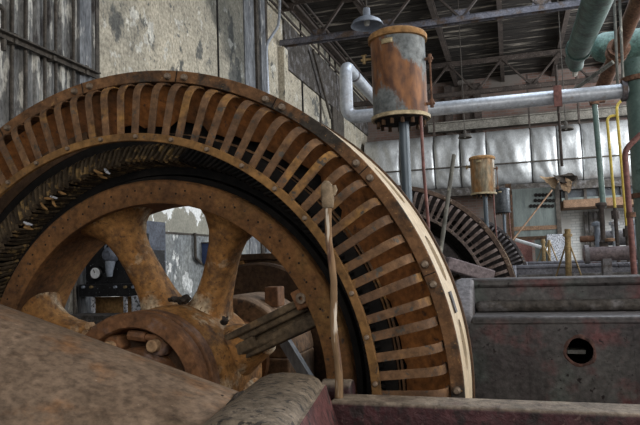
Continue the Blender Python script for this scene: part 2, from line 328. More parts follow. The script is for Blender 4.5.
def rad(d): return math.radians(d)
def make_stator():
    root = thing('motor_stator', 'nearest huge rusty ring frame with curved iron straps and a cream outer band', 'electric motor', (CX, S, CZ-ZC), 'ring motors in a row')
    C = (0, 0, ZC); Z0 = (0, 0, 0)
    cut = [0]
    # face flange, made of segments meeting between the bolt pairs
    MB().lathe([(1.735, 0), (1.8, 0), (1.8, .03), (1.735, .03)], C, n=180).build('flange', 'flange', root, bevel=.004, shift=Z0)
    for k in range(18):
        a = rad(20+20*k)
        j = MB(); j.bar((1.737*math.cos(a), -.001, ZC+1.737*math.sin(a)), (1.799*math.cos(a), -.001, ZC+1.799*math.sin(a)), .004, .006, (0, 1, 0))
        if -12 < 20+20*k < 170: j.build('flange_joint', 'black', root, shift=Z0)
    bolt = None
    for k in range(18):
        for d in (-1.7, 1.7):
            ang = 20+20*k+d
            if bolt is None:
                bolt = MB().lathe([(0, -.026), (.012, -.025), (.0185, -.014), (.020, 0), (.020, .006), (0, .006)], (1.764, 0, 0), 'Y', 12, closed=False).build('bolt', 'bolt', root, shift=Z0); b = bolt
            else:
                b = bolt.copy(); COL.objects.link(b)
            b.location = C; b.rotation_euler = (0, -rad(ang), 0)
    # band
    cells = []
    for k in range(24):
        a = 7.3+15*k
        cells += [(rad(a-5.4), rad(a+5.4), True), (rad(a+5.4), rad(a+9.6), False)]
    slot_band(1.8, .03, .57, cells, (rad(4.2), .085, .30), .05).build('outer_band', 'cream', root, shift=Z0)
    MB().lathe([(1.802, .545), (1.812, .55), (1.812, .60), (1.24, .60), (1.24, .585), (1.79, .585)], C, n=160).build('back_flange', 'dark_rust', root, shift=Z0)
    MB().lathe([(1.752, .03), (1.752, .585), (1.735, .585), (1.735, .03)], C, n=140).build('core_cover', 'dark_rust', root, shift=Z0)
    MB().box((1.803, .17, -.055), (1.809, .26, .055)).build('rating_plate', 'machine_grey', root, shift=Z0)
    p = root.children[-1]; p.location = C; p.rotation_euler = (0, -rad(14.6), 0)
    # slanting sheet behind the straps, and the core
    pn = MB(); prof = [(1.74, .075), (1.63, .17), (1.58, .20), (1.53, .235)]
    nA = 220
    vs = []; fs = []
    for i in range(nA):
        a = 2*PI*i/nA; w = 1+.011*math.sin(a*9)+.012*noise.noise(Vector((math.cos(a)*9, math.sin(a)*9, 0)))
        for q, (r, y) in enumerate(prof):
            dg = math.degrees(a) % 360; inner = 1.46 if 97 < dg < 260 else 1.53+.018*math.copysign(1, math.sin(dg*.41)) if dg > 38 and dg < 98 else 1.478+.010*math.copysign(1, math.sin(dg*.5))
            r2 = r if q < 2 else (inner*w if q == 3 else (1.63+inner)/2)
            vs.append((r2*math.cos(a), y, ZC+r2*math.sin(a)))
    for i in range(nA):
        j = (i+1) % nA
        for q in range(3): fs.append((i*4+q, i*4+q+1, j*4+q+1, j*4+q))
    pn.add(vs, fs).build('shield_sheet', 'panel', root, shift=Z0)
    MB().lathe([(1.70, .30), (1.25, .34), (1.25, .56), (1.70, .56)], C, n=140).build('core', 'black', root, shift=Z0)
    MB().lathe([(1.468, .225), (1.480, .225), (1.480, .25), (1.468, .25)], C, n=160).build('clamp_ring', 'strap', root, shift=Z0)
    MB().lathe([(1.445, .245), (1.455, .245), (1.455, .27), (1.445, .27)], C, n=160).build('clamp_ring', 'strap', root, shift=Z0)
    MB().lathe([(1.395, .13), (1.462, .13), (1.462, .142), (1.395, .142)], C, n=140).build('dark_liner_ring', 'black', root, shift=Z0)  # added black ring, paints the gap behind the strap ring dark
    MB().lathe([(1.455, .125), (1.56, .125), (1.56, .137), (1.455, .137)], C, n=90, a0=rad(104), a1=rad(250)).build('dark_liner_sheet', 'dark_rust', root, shift=Z0)  # added dark sheet, puts shade behind the left-hand straps
    # inner ring carrying the straps
    MB().lathe([(1.378, -.118), (1.421, -.118), (1.421, -.090), (1.378, -.090)], C, n=180).build('strap_ring', 'ring', root, bevel=.004, shift=Z0)
    rb = None
    for k in range(40):
        if rb is None:
            rb = MB().lathe([(0, -.137), (.010, -.135), (.0125, -.126), (.0125, -.117), (0, -.117)], (1.40, 0, 0), 'Y', 10, closed=False).build('ring_bolt', 'bolt', root, shift=Z0); b = rb
        else: b = rb.copy(); COL.objects.link(b)
        b.location = C; b.rotation_euler = (0, -rad(9*k+4), 0)
    # straps: flat iron, radial in front, curled back under the flange
    path = [(1.405, -.092), (1.50, -.094), (1.595, -.095), (1.635, -.095), (1.668, -.088), (1.694, -.072), (1.712, -.050), (1.723, -.022), (1.727, .01), (1.727, .06)]
    t = .010; w = .0220
    sv = []; sf = []
    for i, (r, y) in enumerate(path):
        a = path[max(i-1, 0)]; b = path[min(i+1, len(path)-1)]; dx, dy = b[0]-a[0], b[1]-a[1]; l = math.hypot(dx, dy); nx, ny = dy/l, -dx/l
        for (rr, yy, zz) in ((r, y, -w), (r, y, w), (r-nx*t, y-ny*t, w), (r-nx*t, y-ny*t, -w)): sv.append((rr, yy, zz))
    for i in range(len(path)-1):
        for q in range(4): sf.append((i*4+q, i*4+(q+1) % 4, i*4+4+(q+1) % 4, i*4+4+q))
    sf += [(3, 2, 1, 0), tuple(len(sv)-4+q for q in range(4))]
    st = None; rest = MB()
    for k in range(98):
        ang = -9.5+k*360/98
        if k < 52:
            if st is None: st = MB().add(sv, sf).build('strap', 'strap', root, bevel=.002, shift=Z0); b = st
            else: b = st.copy(); COL.objects.link(b)
            b.location = C; b.rotation_euler = (rad(random.uniform(-.6, .6)), -rad(ang+random.uniform(-.25, .25)), 0)
        else:
            R_ = Matrix.Rotation(-rad(ang), 3, 'Y'); rest.add([R_ @ Vector(p)+Vector(C) for p in sv], sf)
    o = rest.build('strap', 'strap', root, shift=Z0); o['kind'] = 'stuff'
    # winding ends inside the ring
    def coil(rnd):
        mb = MB(); a = rnd.uniform(-.004, .004); e = rnd.uniform(0, .03)
        rings = []
        for (r, y, z) in ((1.40, .13+a, 0), (1.38, .10+a, .0), (1.35, .105+a, .02), (1.322+a-e*.5, .13, .06), (1.31+a, .24, .06), (1.30, .42, 0)):
            rings.append([Vector((r, y-.012, z-.0075)), Vector((r, y-.012, z+.0075)), Vector((r-.012, y+.02, z+.0075)), Vector((r-.012, y+.02, z-.0075))])
        return mb.loft(rings)
    rnd = random.Random(3); kinds = []
    rest = MB()
    for k in range(260):
        ang = 78+k*360/260
        if k < 92:
            if len(kinds) < 7: b = coil(rnd).build('coil_end', 'coil', root, shift=Z0); kinds.append(b)
            else: b = rnd.choice(kinds).copy(); COL.objects.link(b)
            b.location = C; b.rotation_euler = (0, -rad(ang+rnd.uniform(-.25, .25)), 0)
        else:
            R_ = Matrix.Rotation(-rad(ang), 3, 'Y'); cm = coil(rnd); rest.add([R_ @ Vector(p)+Vector(C) for p in cm.v], cm.f)
    o = rest.build('coil_end', 'black', root, shift=Z0); o['kind'] = 'stuff'  # remaining coil ends blackened, shade put into their colour
    # torn insulation hanging from the windings
    for k in range(11):
        a = rad(rnd.choice((103, 117, 119, 121, 131))+rnd.uniform(-2, 2)); r = 1.29+rnd.uniform(-.02, .03); tl = MB()
        p0 = Vector((r*math.cos(a), rnd.uniform(.10, .16), ZC+r*math.sin(a))); dr = Vector((rnd.uniform(.3, 1.2), rnd.uniform(-.5, .2), rnd.uniform(-1, -.1))).normalized()
        tl.tube([p0, p0+dr*.03, p0+dr*.055+Vector((.012, 0, 0))], [.006, .010, .005], 6).build('insulation_tatter', 'ochre' if k % 4 else 'greywhite', root, shift=Z0)
    return root

def make_rotor():
    root = thing('flywheel_rotor', 'rusty brown spoked flywheel turning inside the nearest ring frame', 'flywheel', (CX, S, CZ-ZC), 'spoked flywheels')
    C = (0, 0, ZC); Z0 = (0, 0, 0)
    MB().lathe([(1.062, .215), (1.072, .208), (1.19, .208), (1.203, .222), (1.205, .26), (1.205, .72), (1.085, .72), (1.085, .275), (1.062, .262)], C, n=180).build('rim', 'rim', root, shift=Z0)
    MB().lathe([(1.206, .30), (1.237, .31), (1.237, .61), (1.31, .61), (1.31, .635), (1.206, .635)], C, n=140).build('pole_ring', 'black', root, shift=Z0)
    # hub barrel, collar with groove, recess
    MB().lathe([(.20, .265), (.40, .265), (.425, .30), (.445, .42), (.445, .82), (.42, .86), (.20, .86)], C, n=80).build('hub', 'spoke', root, bevel=.01, shift=Z0)
    MB().lathe([(.355, 0), (.430, 0), (.437, .012), (.437, .085), (.430, .092), (.395, .096), (.395, .125), (.432, .129), (.438, .136), (.438, .205), (.430, .213), (.405, .217), (.405, .27), (.30, .27), (.30, .22), (.345, .10), (.345, .012)], C, n=110).build('hub_collar', 'hub', root, shift=Z0)
    MB().lathe([(.0, .13), (.30, .13), (.34, .135), (.34, .30), (.0, .30)], C, n=80, closed=False).build('coupling_face', 'dark_rust', root, shift=Z0)
    MB().lathe([(.165, .0), (.228, .0), (.236, .02), (.236, .14), (.165, .14)], C, n=64).build('bearing_ring', 'hub', root, bevel=.006, shift=Z0)
    MB().lathe([(0, .075), (.14, .075), (.15, .085), (.15, .14)], C, n=50, closed=False).build('shaft_end', 'ring', root, shift=Z0)
    MB().lathe([(0, .85), (.17, .85), (.17, 2.05), (0, 2.05)], C, n=50, closed=False).build('shaft', 'dark_rust', root, shift=Z0)
    for k in range(6):
        a = rad(62+60*k); p = Vector((.285*math.cos(a), 0, ZC+.285*math.sin(a)))
        n = MB().lathe([(0, .035), (.06, .035), (.07, .047), (.07, .14), (0, .14)], p, n=6, closed=False).build('nut', 'hub', root, bevel=.005, shift=Z0)
        MB().lathe([(0, -.018), (.026, -.018), (.034, -.010), (.036, .035), (0, .035)], p, n=18, closed=False).build('stud', 'stud', n, shift=Z0)
    for ang in (84,):
        a = rad(ang); p = Vector((.315*math.cos(a), .05, ZC+.30*math.sin(a))); d = Vector((math.sin(a), 0, -math.cos(a)))
        MB().tube([p-d*.075, p+d*.035], .03, 8).tube([p+d*.035, p+d*.07], .02, 10).build('lock_bolt', 'hub', root, bevel=.003, shift=Z0)
    def spoke_mesh(wm):
        rings = []
        for (r, w, d, y) in ((.40, .30, .36, .66), (.47, .24, .33, .65), (.54, .20, .29, .635), (.64, .185, .26, .61), (.76, .182, .25, .57), (.86, .19, .25, .535), (.94, .225, .27, .51), (1.01, .31, .31, .49), (1.06, .44, .37, .48), (1.088, .60, .42, .48)):
            ring = []
            for k in range(28):
                th = 2*PI*k/28; c_, s_ = math.cos(th), math.sin(th)
                ring.append(Vector((r, y+d/2*math.copysign(abs(s_)**.75, s_), w*wm/2*math.copysign(abs(c_)**.8, c_))))
            rings.append(ring)
        return MB().loft(rings)
    def spoke_root():
        rings = []
        for (r, w, d, y) in ((.38, .36, .40, .60), (.47, .29, .37, .60), (.54, .24, .34, .60), (.60, .20, .30, .60)):
            rings.append([Vector((r, y+d/2*math.copysign(abs(math.sin(2*PI*k_/28))**.75, math.sin(2*PI*k_/28)), w/2*math.copysign(abs(math.cos(2*PI*k_/28))**.8, math.cos(2*PI*k_/28)))) for k_ in range(28)])
        return MB().loft(rings)
    sp = None
    for k in range(8):
        ang = 22+45*k
        if k in (0, 4):         # the rim is split here: two bars bolted together
            s2 = MB(); R2_ = Matrix.Rotation(-rad(ang), 3, 'Y')
            R_ = Matrix.Rotation(-rad(ang+1), 3, 'Y') @ Matrix(((1, 0, 0), (-.22, 1, 0), (0, 0, 1)))
            tmp = MB()
            tmp.box((.34, .33, .016), (1.085, .60, .085)).box((.34, .33, -.085), (1.085, .60, -.010)).box((.34, .30, .055), (1.08, .36, .098)).box((.36, .38, -.02), (1.08, .58, .03))
            tmp.box((.36, .305, -.05), (.62, .35, .02)).tube([(.40, .33, -.035), (1.06, .36, -.035)], .024, 10)
            s2.add([R_ @ (Vector(p)+Vector((0, .22, 0)))+Vector(C) for p in tmp.v], tmp.f).build('split_spoke', 'dark_split', root, bevel=.012, wobble=.004, wscale=14, shift=Z0)
            e = MB(); tmp = spoke_root(); e.add([R2_ @ Vector(p)+Vector(C) for p in tmp.v], tmp.f).build('spoke_root', 'spoke', root, wobble=.004, wscale=9, shift=Z0)
            e = MB(); tmp = MB().box((.985, .24, .03), (1.10, .34, .14))
            e.add([R_ @ (Vector(p)+Vector((0, .22, 0)))+Vector(C) for p in tmp.v], tmp.f).build('clamp_block', 'hub', root, bevel=.01, shift=Z0)
            e = MB(); tmp = MB().lathe([(.012, .215), (.030, .215), (.030, .24), (.012, .24)], (1.045, 0, .085), 'Y', 14)
            e.add([R_ @ (Vector(p)+Vector((0, .22, 0)))+Vector(C) for p in tmp.v], tmp.f).build('clamp_nut', 'bolt', root, shift=Z0)
            continue
        if sp is None: sp = spoke_mesh(1).build('spoke', 'spoke', root, wobble=.004, wscale=9, shift=Z0); b = sp
        else: b = sp.copy(); COL.objects.link(b)
        b.location = C; b.rotation_euler = (0, -rad(ang+(5 if k == 3 else 0)), 0)
    # bolt clusters and lumps of oily dirt on the hub
    for j, (ang, r, n) in enumerate(((149, .60, 3), (151, .66, 2))):
        for i in range(n):
            a = rad(ang+5*i); p = Vector((r*math.cos(a), .40, ZC+r*math.sin(a)))
            MB().lathe([(0, 0), (.022, 0), (.027, .012), (.027, .05), (0, .05)], p, n=6, closed=False).build('hub_bolt', 'stud', root, shift=Z0)
    for (ang, r) in ((82, .475), (78, .49), (87, .48), (44, .50)):
        a = rad(ang); d = MB(); p = Vector((r*math.cos(a), .42, ZC+r*math.sin(a)))
        rg = [[p+Vector((.032*q*math.cos(2*PI*k/8), h, .024*q*math.sin(2*PI*k/8))) for k in range(8)] for q, h in ((.3, -.02), (.7, .0), (.9, .03), (.5, .06))]
        d.loft(rg).build('dirt_lump', 'crust', root, sub=1, wobble=.022, wscale=38, shift=Z0)
    return root
MT['dark_split'] = mat('split_spoke_iron', (.075, .055, .036), (.15, .105, .062), 6, patch=((.22, .13, .055), 5, .55, .68), patch2=((.28, .23, .16), 9, .62, .7), bump=.5, bscale=30)
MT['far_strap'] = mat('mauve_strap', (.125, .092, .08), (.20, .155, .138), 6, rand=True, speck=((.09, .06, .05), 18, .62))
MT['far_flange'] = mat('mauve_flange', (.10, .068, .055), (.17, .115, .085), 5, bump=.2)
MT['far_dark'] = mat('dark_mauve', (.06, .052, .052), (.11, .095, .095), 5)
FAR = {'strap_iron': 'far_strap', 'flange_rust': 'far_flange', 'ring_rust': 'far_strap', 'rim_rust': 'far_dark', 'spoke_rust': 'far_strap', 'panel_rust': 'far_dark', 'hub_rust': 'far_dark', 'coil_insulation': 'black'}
stator = make_stator(); rotor = make_rotor()
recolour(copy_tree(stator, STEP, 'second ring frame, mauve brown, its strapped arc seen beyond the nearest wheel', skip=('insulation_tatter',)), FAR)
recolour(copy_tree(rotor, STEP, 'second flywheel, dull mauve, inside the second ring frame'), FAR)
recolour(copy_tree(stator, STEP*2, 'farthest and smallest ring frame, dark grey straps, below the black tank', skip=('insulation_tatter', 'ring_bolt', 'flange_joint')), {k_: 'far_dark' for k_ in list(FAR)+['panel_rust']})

# ------------------------------------------------------------------ room shell
XW, YB, ZR = -5.5, 26.0, 8.85
fl = MB(); pits = [(CX-2.0+STEP.x*k, CX+1.95+STEP.x*k, 2.96+STEP.y*k, 4.06+STEP.y*k) for k in range(3)]
y = -4.0
for (a, b, c0, c1) in pits:
    fl.box((XW-.2, y, -.15), (8.5, c0, 0)); fl.box((XW-.2, c0, -.15), (a, c1, 0)); fl.box((b, c0, -.15), (8.5, c1, 0))
    fl.box((a-.1, c0-.1, -1.0), (b+.1, c1+.1, -.80)); fl.box((a-.1, c0-.1, -.8), (a, c1+.1, -.15)); fl.box((b, c0-.1, -.8), (b+.1, c1+.1, -.15))
    fl.box((a, c0-.1, -.8), (b, c0, -.15)); fl.box((a, c1, -.8), (b, c1+.1, -.15)); y = c1
fl.box((XW-.2, y, -.15), (8.5, YB+.2, 0))
struct(fl.build('floor', 'concrete'))
# left wall: ribbed cladding, then plastered panels, lower part painted blue-grey
Yc = 7.66
w = MB()
yy = -4.0; k = 0
pts = []
while yy < Yc:
    for dy, dx in ((0, 0), (.06, .0), (.085, .035), (.135, .035), (.16, 0)): pts.append((XW+dx, yy+dy))
    yy += .23
pts = [p for p in pts if p[1] <= Yc]
prof = [Vector((x, y_, 0)) for x, y_ in pts]
vs = [p for p in prof]+[p+Vector((0, 0, ZR)) for p in prof]; n = len(prof)
w.add(vs, [(i, i+1, n+i+1, n+i) for i in range(n-1)])
struct(w.build('wall_left', 'corrug'))
struct(MB().box((XW-.2, Yc, 2.30), (XW, 14.6, 3.2)).build('wall_left.006', 'plaster_peel'))
def darkened_top():  # plaster darkening upward and farther along, with a ragged border
    m = MT['plaster'].copy(); m.name = 'darkened_top_plaster'; nt = m.node_tree; N = nt.nodes; L = nt.links; bs = N['Principled BSDF']
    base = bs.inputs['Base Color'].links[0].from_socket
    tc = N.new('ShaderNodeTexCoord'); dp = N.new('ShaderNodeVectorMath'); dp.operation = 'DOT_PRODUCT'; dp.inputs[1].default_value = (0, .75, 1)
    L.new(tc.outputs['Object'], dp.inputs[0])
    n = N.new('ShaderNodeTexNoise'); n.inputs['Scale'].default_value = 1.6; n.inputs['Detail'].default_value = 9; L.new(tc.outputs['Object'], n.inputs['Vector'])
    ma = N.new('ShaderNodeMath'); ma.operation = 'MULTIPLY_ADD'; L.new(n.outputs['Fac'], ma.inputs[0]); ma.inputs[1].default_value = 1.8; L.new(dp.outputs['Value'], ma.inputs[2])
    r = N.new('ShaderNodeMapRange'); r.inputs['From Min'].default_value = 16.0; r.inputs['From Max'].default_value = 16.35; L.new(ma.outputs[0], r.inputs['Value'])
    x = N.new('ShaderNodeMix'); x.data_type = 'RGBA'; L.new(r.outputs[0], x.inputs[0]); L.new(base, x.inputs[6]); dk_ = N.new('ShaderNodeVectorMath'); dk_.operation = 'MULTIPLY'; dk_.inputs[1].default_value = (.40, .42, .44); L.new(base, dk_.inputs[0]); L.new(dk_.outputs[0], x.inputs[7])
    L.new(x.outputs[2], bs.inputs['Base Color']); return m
MT['darkened_top'] = darkened_top()
struct(MB().box((XW-.2, Yc, 3.2), (XW, 11.67, ZR)).build('wall_left.001', 'darkened_top'))
struct(MB().box((XW-.2, 11.70, 3.2), (XW, 14.6, ZR)).build('wall_left.002', 'darkened_top'))
struct(MB().box((XW-.2, 14.6, 2.30), (XW, YB, ZR)).build('wall_left.003', 'plaster'))
struct(MB().box((XW-.2, Yc, 0), (XW+.015, YB, 2.28)).build('wall_left.004', 'plaster_low'))
struct(MB().box((XW-.22, -4, -.1), (XW-.15, YB, ZR)).build('wall_left.005', 'dark_trim'))
k = 0
for (ya, yb, d, mname) in ((11.66, 11.71, .02, 'black'), (13.05, 13.62, .03, 'blue_trim'), (13.70, 13.85, .06, 'dark_trim'), (13.95, 14.25, .07, 'blue_trim'), (14.34, 14.46, .05, 'dark_trim'), (7.60, 7.68, .05, 'dark_trim'), (7.25, 7.50, .045, 'blue_trim'), (17.2, 17.28, .03, 'black'), (19.0, 19.1, .04, 'dark_trim'), (20.3, 20.38, .03, 'black'), (21.0, 21.06, .06, 'dark_trim')):
    k += 1; struct(MB().box((XW, ya, 0), (XW+d, yb, ZR)).build('trim_%d' % k, mname))
for ya in (6.0, 6.22, 6.55, 6.75, 7.1):      # slim uprights on the cladding
    k += 1; struct(MB().tube([(XW+.06, ya, 0), (XW+.06, ya, ZR)], .022, 8).build('trim_%d' % k, 'dark_trim'))
k += 1; struct(MB().box((XW, Yc, 2.265), (XW+.03, 12.4, 2.30)).build('trim_%d' % k, 'dark_trim'))
# wall column under the first truss and a boarded upper strip beyond it
k += 1; struct(MB().box((XW, 15.3, 0), (XW+.16, 15.62, 7.3)).build('trim_%d' % k, 'plaster'))
k += 1; struct(MB().box((XW, 15.7, 6.9), (XW+.06, YB, 8.2)).build('trim_%d' % k, 'ledge'))
struct(MB().box((XW, 20.45, 5.4), (XW+.05, 21.9, 6.95)).build('window_1', 'dark_trim'))
# back wall
struct(MB().box((XW-.2, YB, 0), (8.5, YB+.25, ZR)).build('wall_back', 'brick'))
a, b = at(556, 246, 25.9), at(640, 200, 25.9)
struct(MB().box((a.x, 25.92, .4), (8.4, 26.0, b.z)).build('wall_back.001', 'white_brick'))
# roof boards
dk = MB()
for i in range(76):
    y0 = 8.0+i*.24; z = ZR+random.uniform(-.012, .012)
    dk.box((XW-.2, y0, z), (8.5, y0+.225, z+.03))
dk.box((XW-.2, -4, ZR+.03), (8.5, YB+.2, ZR+.09))
struct(dk.build('ceiling', 'deck'))
for i, X in enumerate((-5.25, -3.6, -1.74, .06, 1.93, 3.8, 5.6)):
    pm = MB().box((X-.07, 8, ZR-.06), (X+.07, YB, ZR-.03)).box((X-.012, 8, ZR-.24), (X+.012, YB, ZR-.05)).box((X-.07, 8, ZR-.26), (X+.07, YB, ZR-.235))
    k += 1; struct(pm.build('trim_%d' % k, 'steel'))
for i, X in enumerate((-5.35, -5.2, -5.05, -4.9)):   # conduits along the eaves
    k += 1; struct(MB().tube([(X, 9, 8.2+.13*i), (X, 25.9, 8.2+.13*i)], .035, 8).build('trim_%d' % k, 'steel'))

# roof trusses
def make_truss(Y, label, chord):
    root = thing('roof_truss', label, 'roof truss', (XW, Y, 7.36), 'steel roof trusses')
    zb, zt = 7.42, 8.52
    c = MB(); 
    c.box((XW+.05, Y-.10, zb+.04), (8, Y-.02, zb+.06)).box((XW+.05, Y-.10, zb-.09), (8, Y-.085, zb+.05)).box((XW+.05, Y+.02, zb+.04), (8, Y+.10, zb+.06)).box((XW+.05, Y+.085, zb-.09), (8, Y+.10, zb+.05))
    c.build('bottom_chord', chord, root)
    MB().box((XW+.05, Y-.09, zt), (8, Y+.09, zt+.03)).box((XW+.05, Y-.02, zt-.12), (8, Y+.02, zt)).build('top_chord', 'steel', root)
    xs = [-5.25, -3.6, -1.74, .06, 1.93, 3.8, 5.6]
    for i in range(len(xs)-1):
        xm = (xs[i]+xs[i+1])/2
        MB().bar((xs[i], Y, zt-.05), (xm, Y, zb), .05, .09, (0, 1, 0)).build('web', 'steel', root)
        MB().bar((xm, Y, zb), (xs[i+1], Y, zt-.05), .05, .09, (0, 1, 0)).build('web', 'steel', root)
        MB().prism([(xm-.26, Y-.012, zb-.04), (xm+.26, Y-.012, zb-.04), (xm+.17, Y-.012, zb+.24), (xm-.17, Y-.012, zb+.24)], (0, .024, 0)).build('gusset', chord, root)
        MB().prism([(xs[i]-.24, Y-.012, zt), (xs[i]+.24, Y-.012, zt), (xs[i]+.16, Y-.012, zt-.26), (xs[i]-.16, Y-.012, zt-.26)], (0, .024, 0)).build('gusset', 'steel', root)
    return root
make_truss(15.4, 'nearest roof truss, blue-grey bottom chord passing behind the top of the large tank', 'blue_steel')
make_truss(22.5, 'farther dark roof truss above the silver overhead pipe', 'steel')

# ------------------------------------------------------------------ machine beds on the right
def make_machine():
    root = thing('compressor_frame', 'nearest dark painted compressor bed with a round hole in its flank', 'machine', (.6, 4.8, 0), 'compressor beds in a row')
    X0, X1, Y0, Y1, Z1 = -.275, 2.6, 4.2, 5.5, 1.325
    MB().box((X0, Y0+.04, 0), (X0+.05, Y1, Z1-.04)).box((X1-.05, Y0+.04, 0), (X1, Y1, Z1-.04)).box((X0+.05, Y1-.05, 0), (X1-.05, Y1, Z1-.04)).build('bed_casing', 'machine', root)
    MB().box((X0-.004, Y0-.004, Z1-.07), (X1, Y1, Z1)).build('deck_plate', 'machine', root, bevel=.032)
    # flank with the round hole
    hc = at(580, 351, Y0); R = .082; n = 48
    fm = MB(); x0, x1, z0, z1 = X0, X1, 0.0, Z1-.04
    def sq(t):
        c_, s_ = math.cos(t), math.sin(t); q = .3/max(abs(c_), abs(s_)); return (hc.x+q*c_, hc.z+q*s_)
    ts = [2*PI*i/n for i in range(n)]
    o_ = [sq(t) for t in ts]; c_ = [(hc.x+R*math.cos(t)*(1+.03*math.sin(5*t)), hc.z+R*math.sin(t)*(1+.03*math.cos(4*t))) for t in ts]
    for yv in (Y0, Y0+.04):
        fm.add([(x, yv, z) for x, z in o_]+[(x, yv, z) for x, z in c_], [(i, (i+1) % n, n+(i+1) % n, n+i) for i in range(n)])
    fm.add([(x, Y0, z) for x, z in c_]+[(x, Y0+.04, z) for x, z in c_], [(i, (i+1) % n, n+(i+1) % n, n+i) for i in range(n)])
    e = .3*math.cos(PI/n*0)
    fm2 = MB()
    zlo, zhi = hc.z-.3, min(hc.z+.3, z1)
    fm2.box((x0, Y0, z0), (hc.x-.2985, Y0+.04, z1)).box((hc.x+.2985, Y0, z0), (x1, Y0+.04, z1)).box((hc.x-.2985, Y0, z0), (hc.x+.2985, Y0+.04, zlo+.001))
    fm.v = [(p[0], p[1], min(p[2], z1)) for p in fm.v]
    fm.add(fm2.v, fm2.f)
    fm.build('flank', 'machine', root)
    MB().lathe([(R-.006, Y0-.006), (R+.006, Y0-.006), (R+.016, Y0+.002), (R-.006, Y0+.006)], (hc.x, 0, hc.z), n=40).build('hole_lip', 'rust_lip', root, wobble=.008, wscale=22)
    MB().box((hc.x-.05, 4.5, hc.z-.06), (hc.x+.06, 4.6, hc.z-.035)).build('hole_glint', 'pale', root)  # pale strip standing in for a glint inside the hole
    MB().box((hc.x-.3, 4.85, .6), (hc.x+.3, 4.88, 1.26)).build('hole_dark_sheet', 'black', root)  # added black sheet, puts shade inside the round hole
    # broad rounded pilaster
    MB().tube([(.90, 4.42, 0), (.90, 4.42, Z1-.05)], .27, 40).build('pilaster', 'pilaster', root)
    # raised upper housing with a lip and a dirty ledge
    MB().box((X0+.02, 4.52, Z1), (X1, 4.64, 1.40)).build('ledge', 'ledge', root, bevel=.035)
    MB().box((X0+.02, 4.62, Z1), (X1, 4.86, 1.50)).build('upper_housing', 'machine', root)
    MB().box((X0-.02, 4.60, 1.485), (X1, 4.90, 1.548)).build('housing_lip', 'machine', root, bevel=.022)
    MB().prism([(X0-.11, 4.2, Z1), (X0-.11, 4.5, 1.548), (X0-.11, 4.95, 1.548), (X0-.11, 4.95, .9), (X0-.11, 4.22, .9)], (.13, 0, 0)).build('end_wall', 'machine_grey', root, bevel=.02)
    return root
MT['rust_lip'] = mat('rusty_lip', (.06, .035, .03), (.14, .07, .055), 20, bump=.6)
MT['pilaster'] = mat('greenish_paint', (.09, .095, .08), (.15, .15, .125), 3, speck=((.05, .035, .03), 20, .62), patch=((.2, .18, .14), 3, .58, .68), rough=.5, bump=.2)
MT['machine_skylit'] = mat('machine_skylit_grey', (.12, .12, .14), (.185, .185, .21), 3, speck=((.06, .05, .05), 14, .62), rough=.5, bump=.2)  # bed paint made lighter and bluer, skylight put into the colour
SKYLIT = {'machine_paint': 'machine_skylit', 'machine_grey': 'machine_skylit'}
mach = make_machine()
recolour(copy_tree(mach, STEP, 'middle compressor bed, top edge tinted blue-grey as if skylit, beyond the nearest bed'), SKYLIT)
recolour(copy_tree(mach, STEP*2, 'farthest compressor bed, thin dark band below the switchboard', skip=('hole_glint', 'hole_dark_sheet')), SKYLIT)

# connecting beam from second wheel to its bed
a, b = at(446, 263, 9.0), at(492, 277, 9.3)
t = thing('drive_beam', 'mauve grey sloping beam between second wheel and middle compressor bed', 'beam', (b.x, b.y, 0))
MB().bar(a, b, .16, .18).build('beam_arm', 'mauve', t, bevel=.02)
MB().box((b.x-.05, b.y-.08, 0), (b.x+.1, b.y+.12, b.z-.02)).build('support_block', 'machine_grey', t, bevel=.02)

# ------------------------------------------------------------------ foreground
# maroon beam
rz = Matrix.Rotation(rad(-2.5), 3, 'Z')
b = MB().box((-.795, 2.72, .60), (1.6, 2.905, 1.10), rz, (-.75, 2.8, 1.0))
t = thing('machine_girder', 'long dark maroon girder with dusty top across the bottom of view', 'girder', (.4, 2.8, 0))
b.build('girder_web', 'red_beam', t, bevel=.018)
MB().box((-.70, 2.74, 0), (1.5, 2.86, .60), rz, (-.75, 2.8, 1.0)).build('plinth', 'concrete', t)
# bearing housing with rounded cap
t = thing('bearing_housing', 'rounded grimy bearing housing with maroon flank at the girder\'s end', 'bearing housing', (-.9, 2.3, 0))
dv = Vector((-.135, .86, 0)); base = Vector((-.66, 1.86, 0))
prof = [(.05, .5), (.032, 1.0), (-.018, 1.172), (-.035, 1.196), (-.065, 1.212), (-.13, 1.220), (-.20, 1.222), (-.26, 1.214), (-.31, 1.195), (-.355, 1.16), (-.395, 1.11), (-.42, 1.03), (-.43, .95), (-.43, .5)]
MB().prism([base+Vector((x, 0, z)) for x, z in prof], dv).build('cap', 'housing', t, bevel=.01, smooth=50)
MB().prism([base+Vector((x, 0, z)) for x, z in ((.05, .5), (.064, .5), (.046, 1.0), (-.006, 1.172), (-.018, 1.172), (.032, 1.0))], dv).build('flank', 'red', t)
MB().prism([base+Vector((x, 0, z)) for x, z in ((0.06, 0), (0.06, .52), (-.43, .52), (-.43, 0))], dv).build('pedestal', 'red_beam', t)
MB().tube([(-.88, 2.94, 1.10), (-.735, 2.94, 1.10)], .055, 28).build('end_boss', 'red_beam', t, bevel=.008)
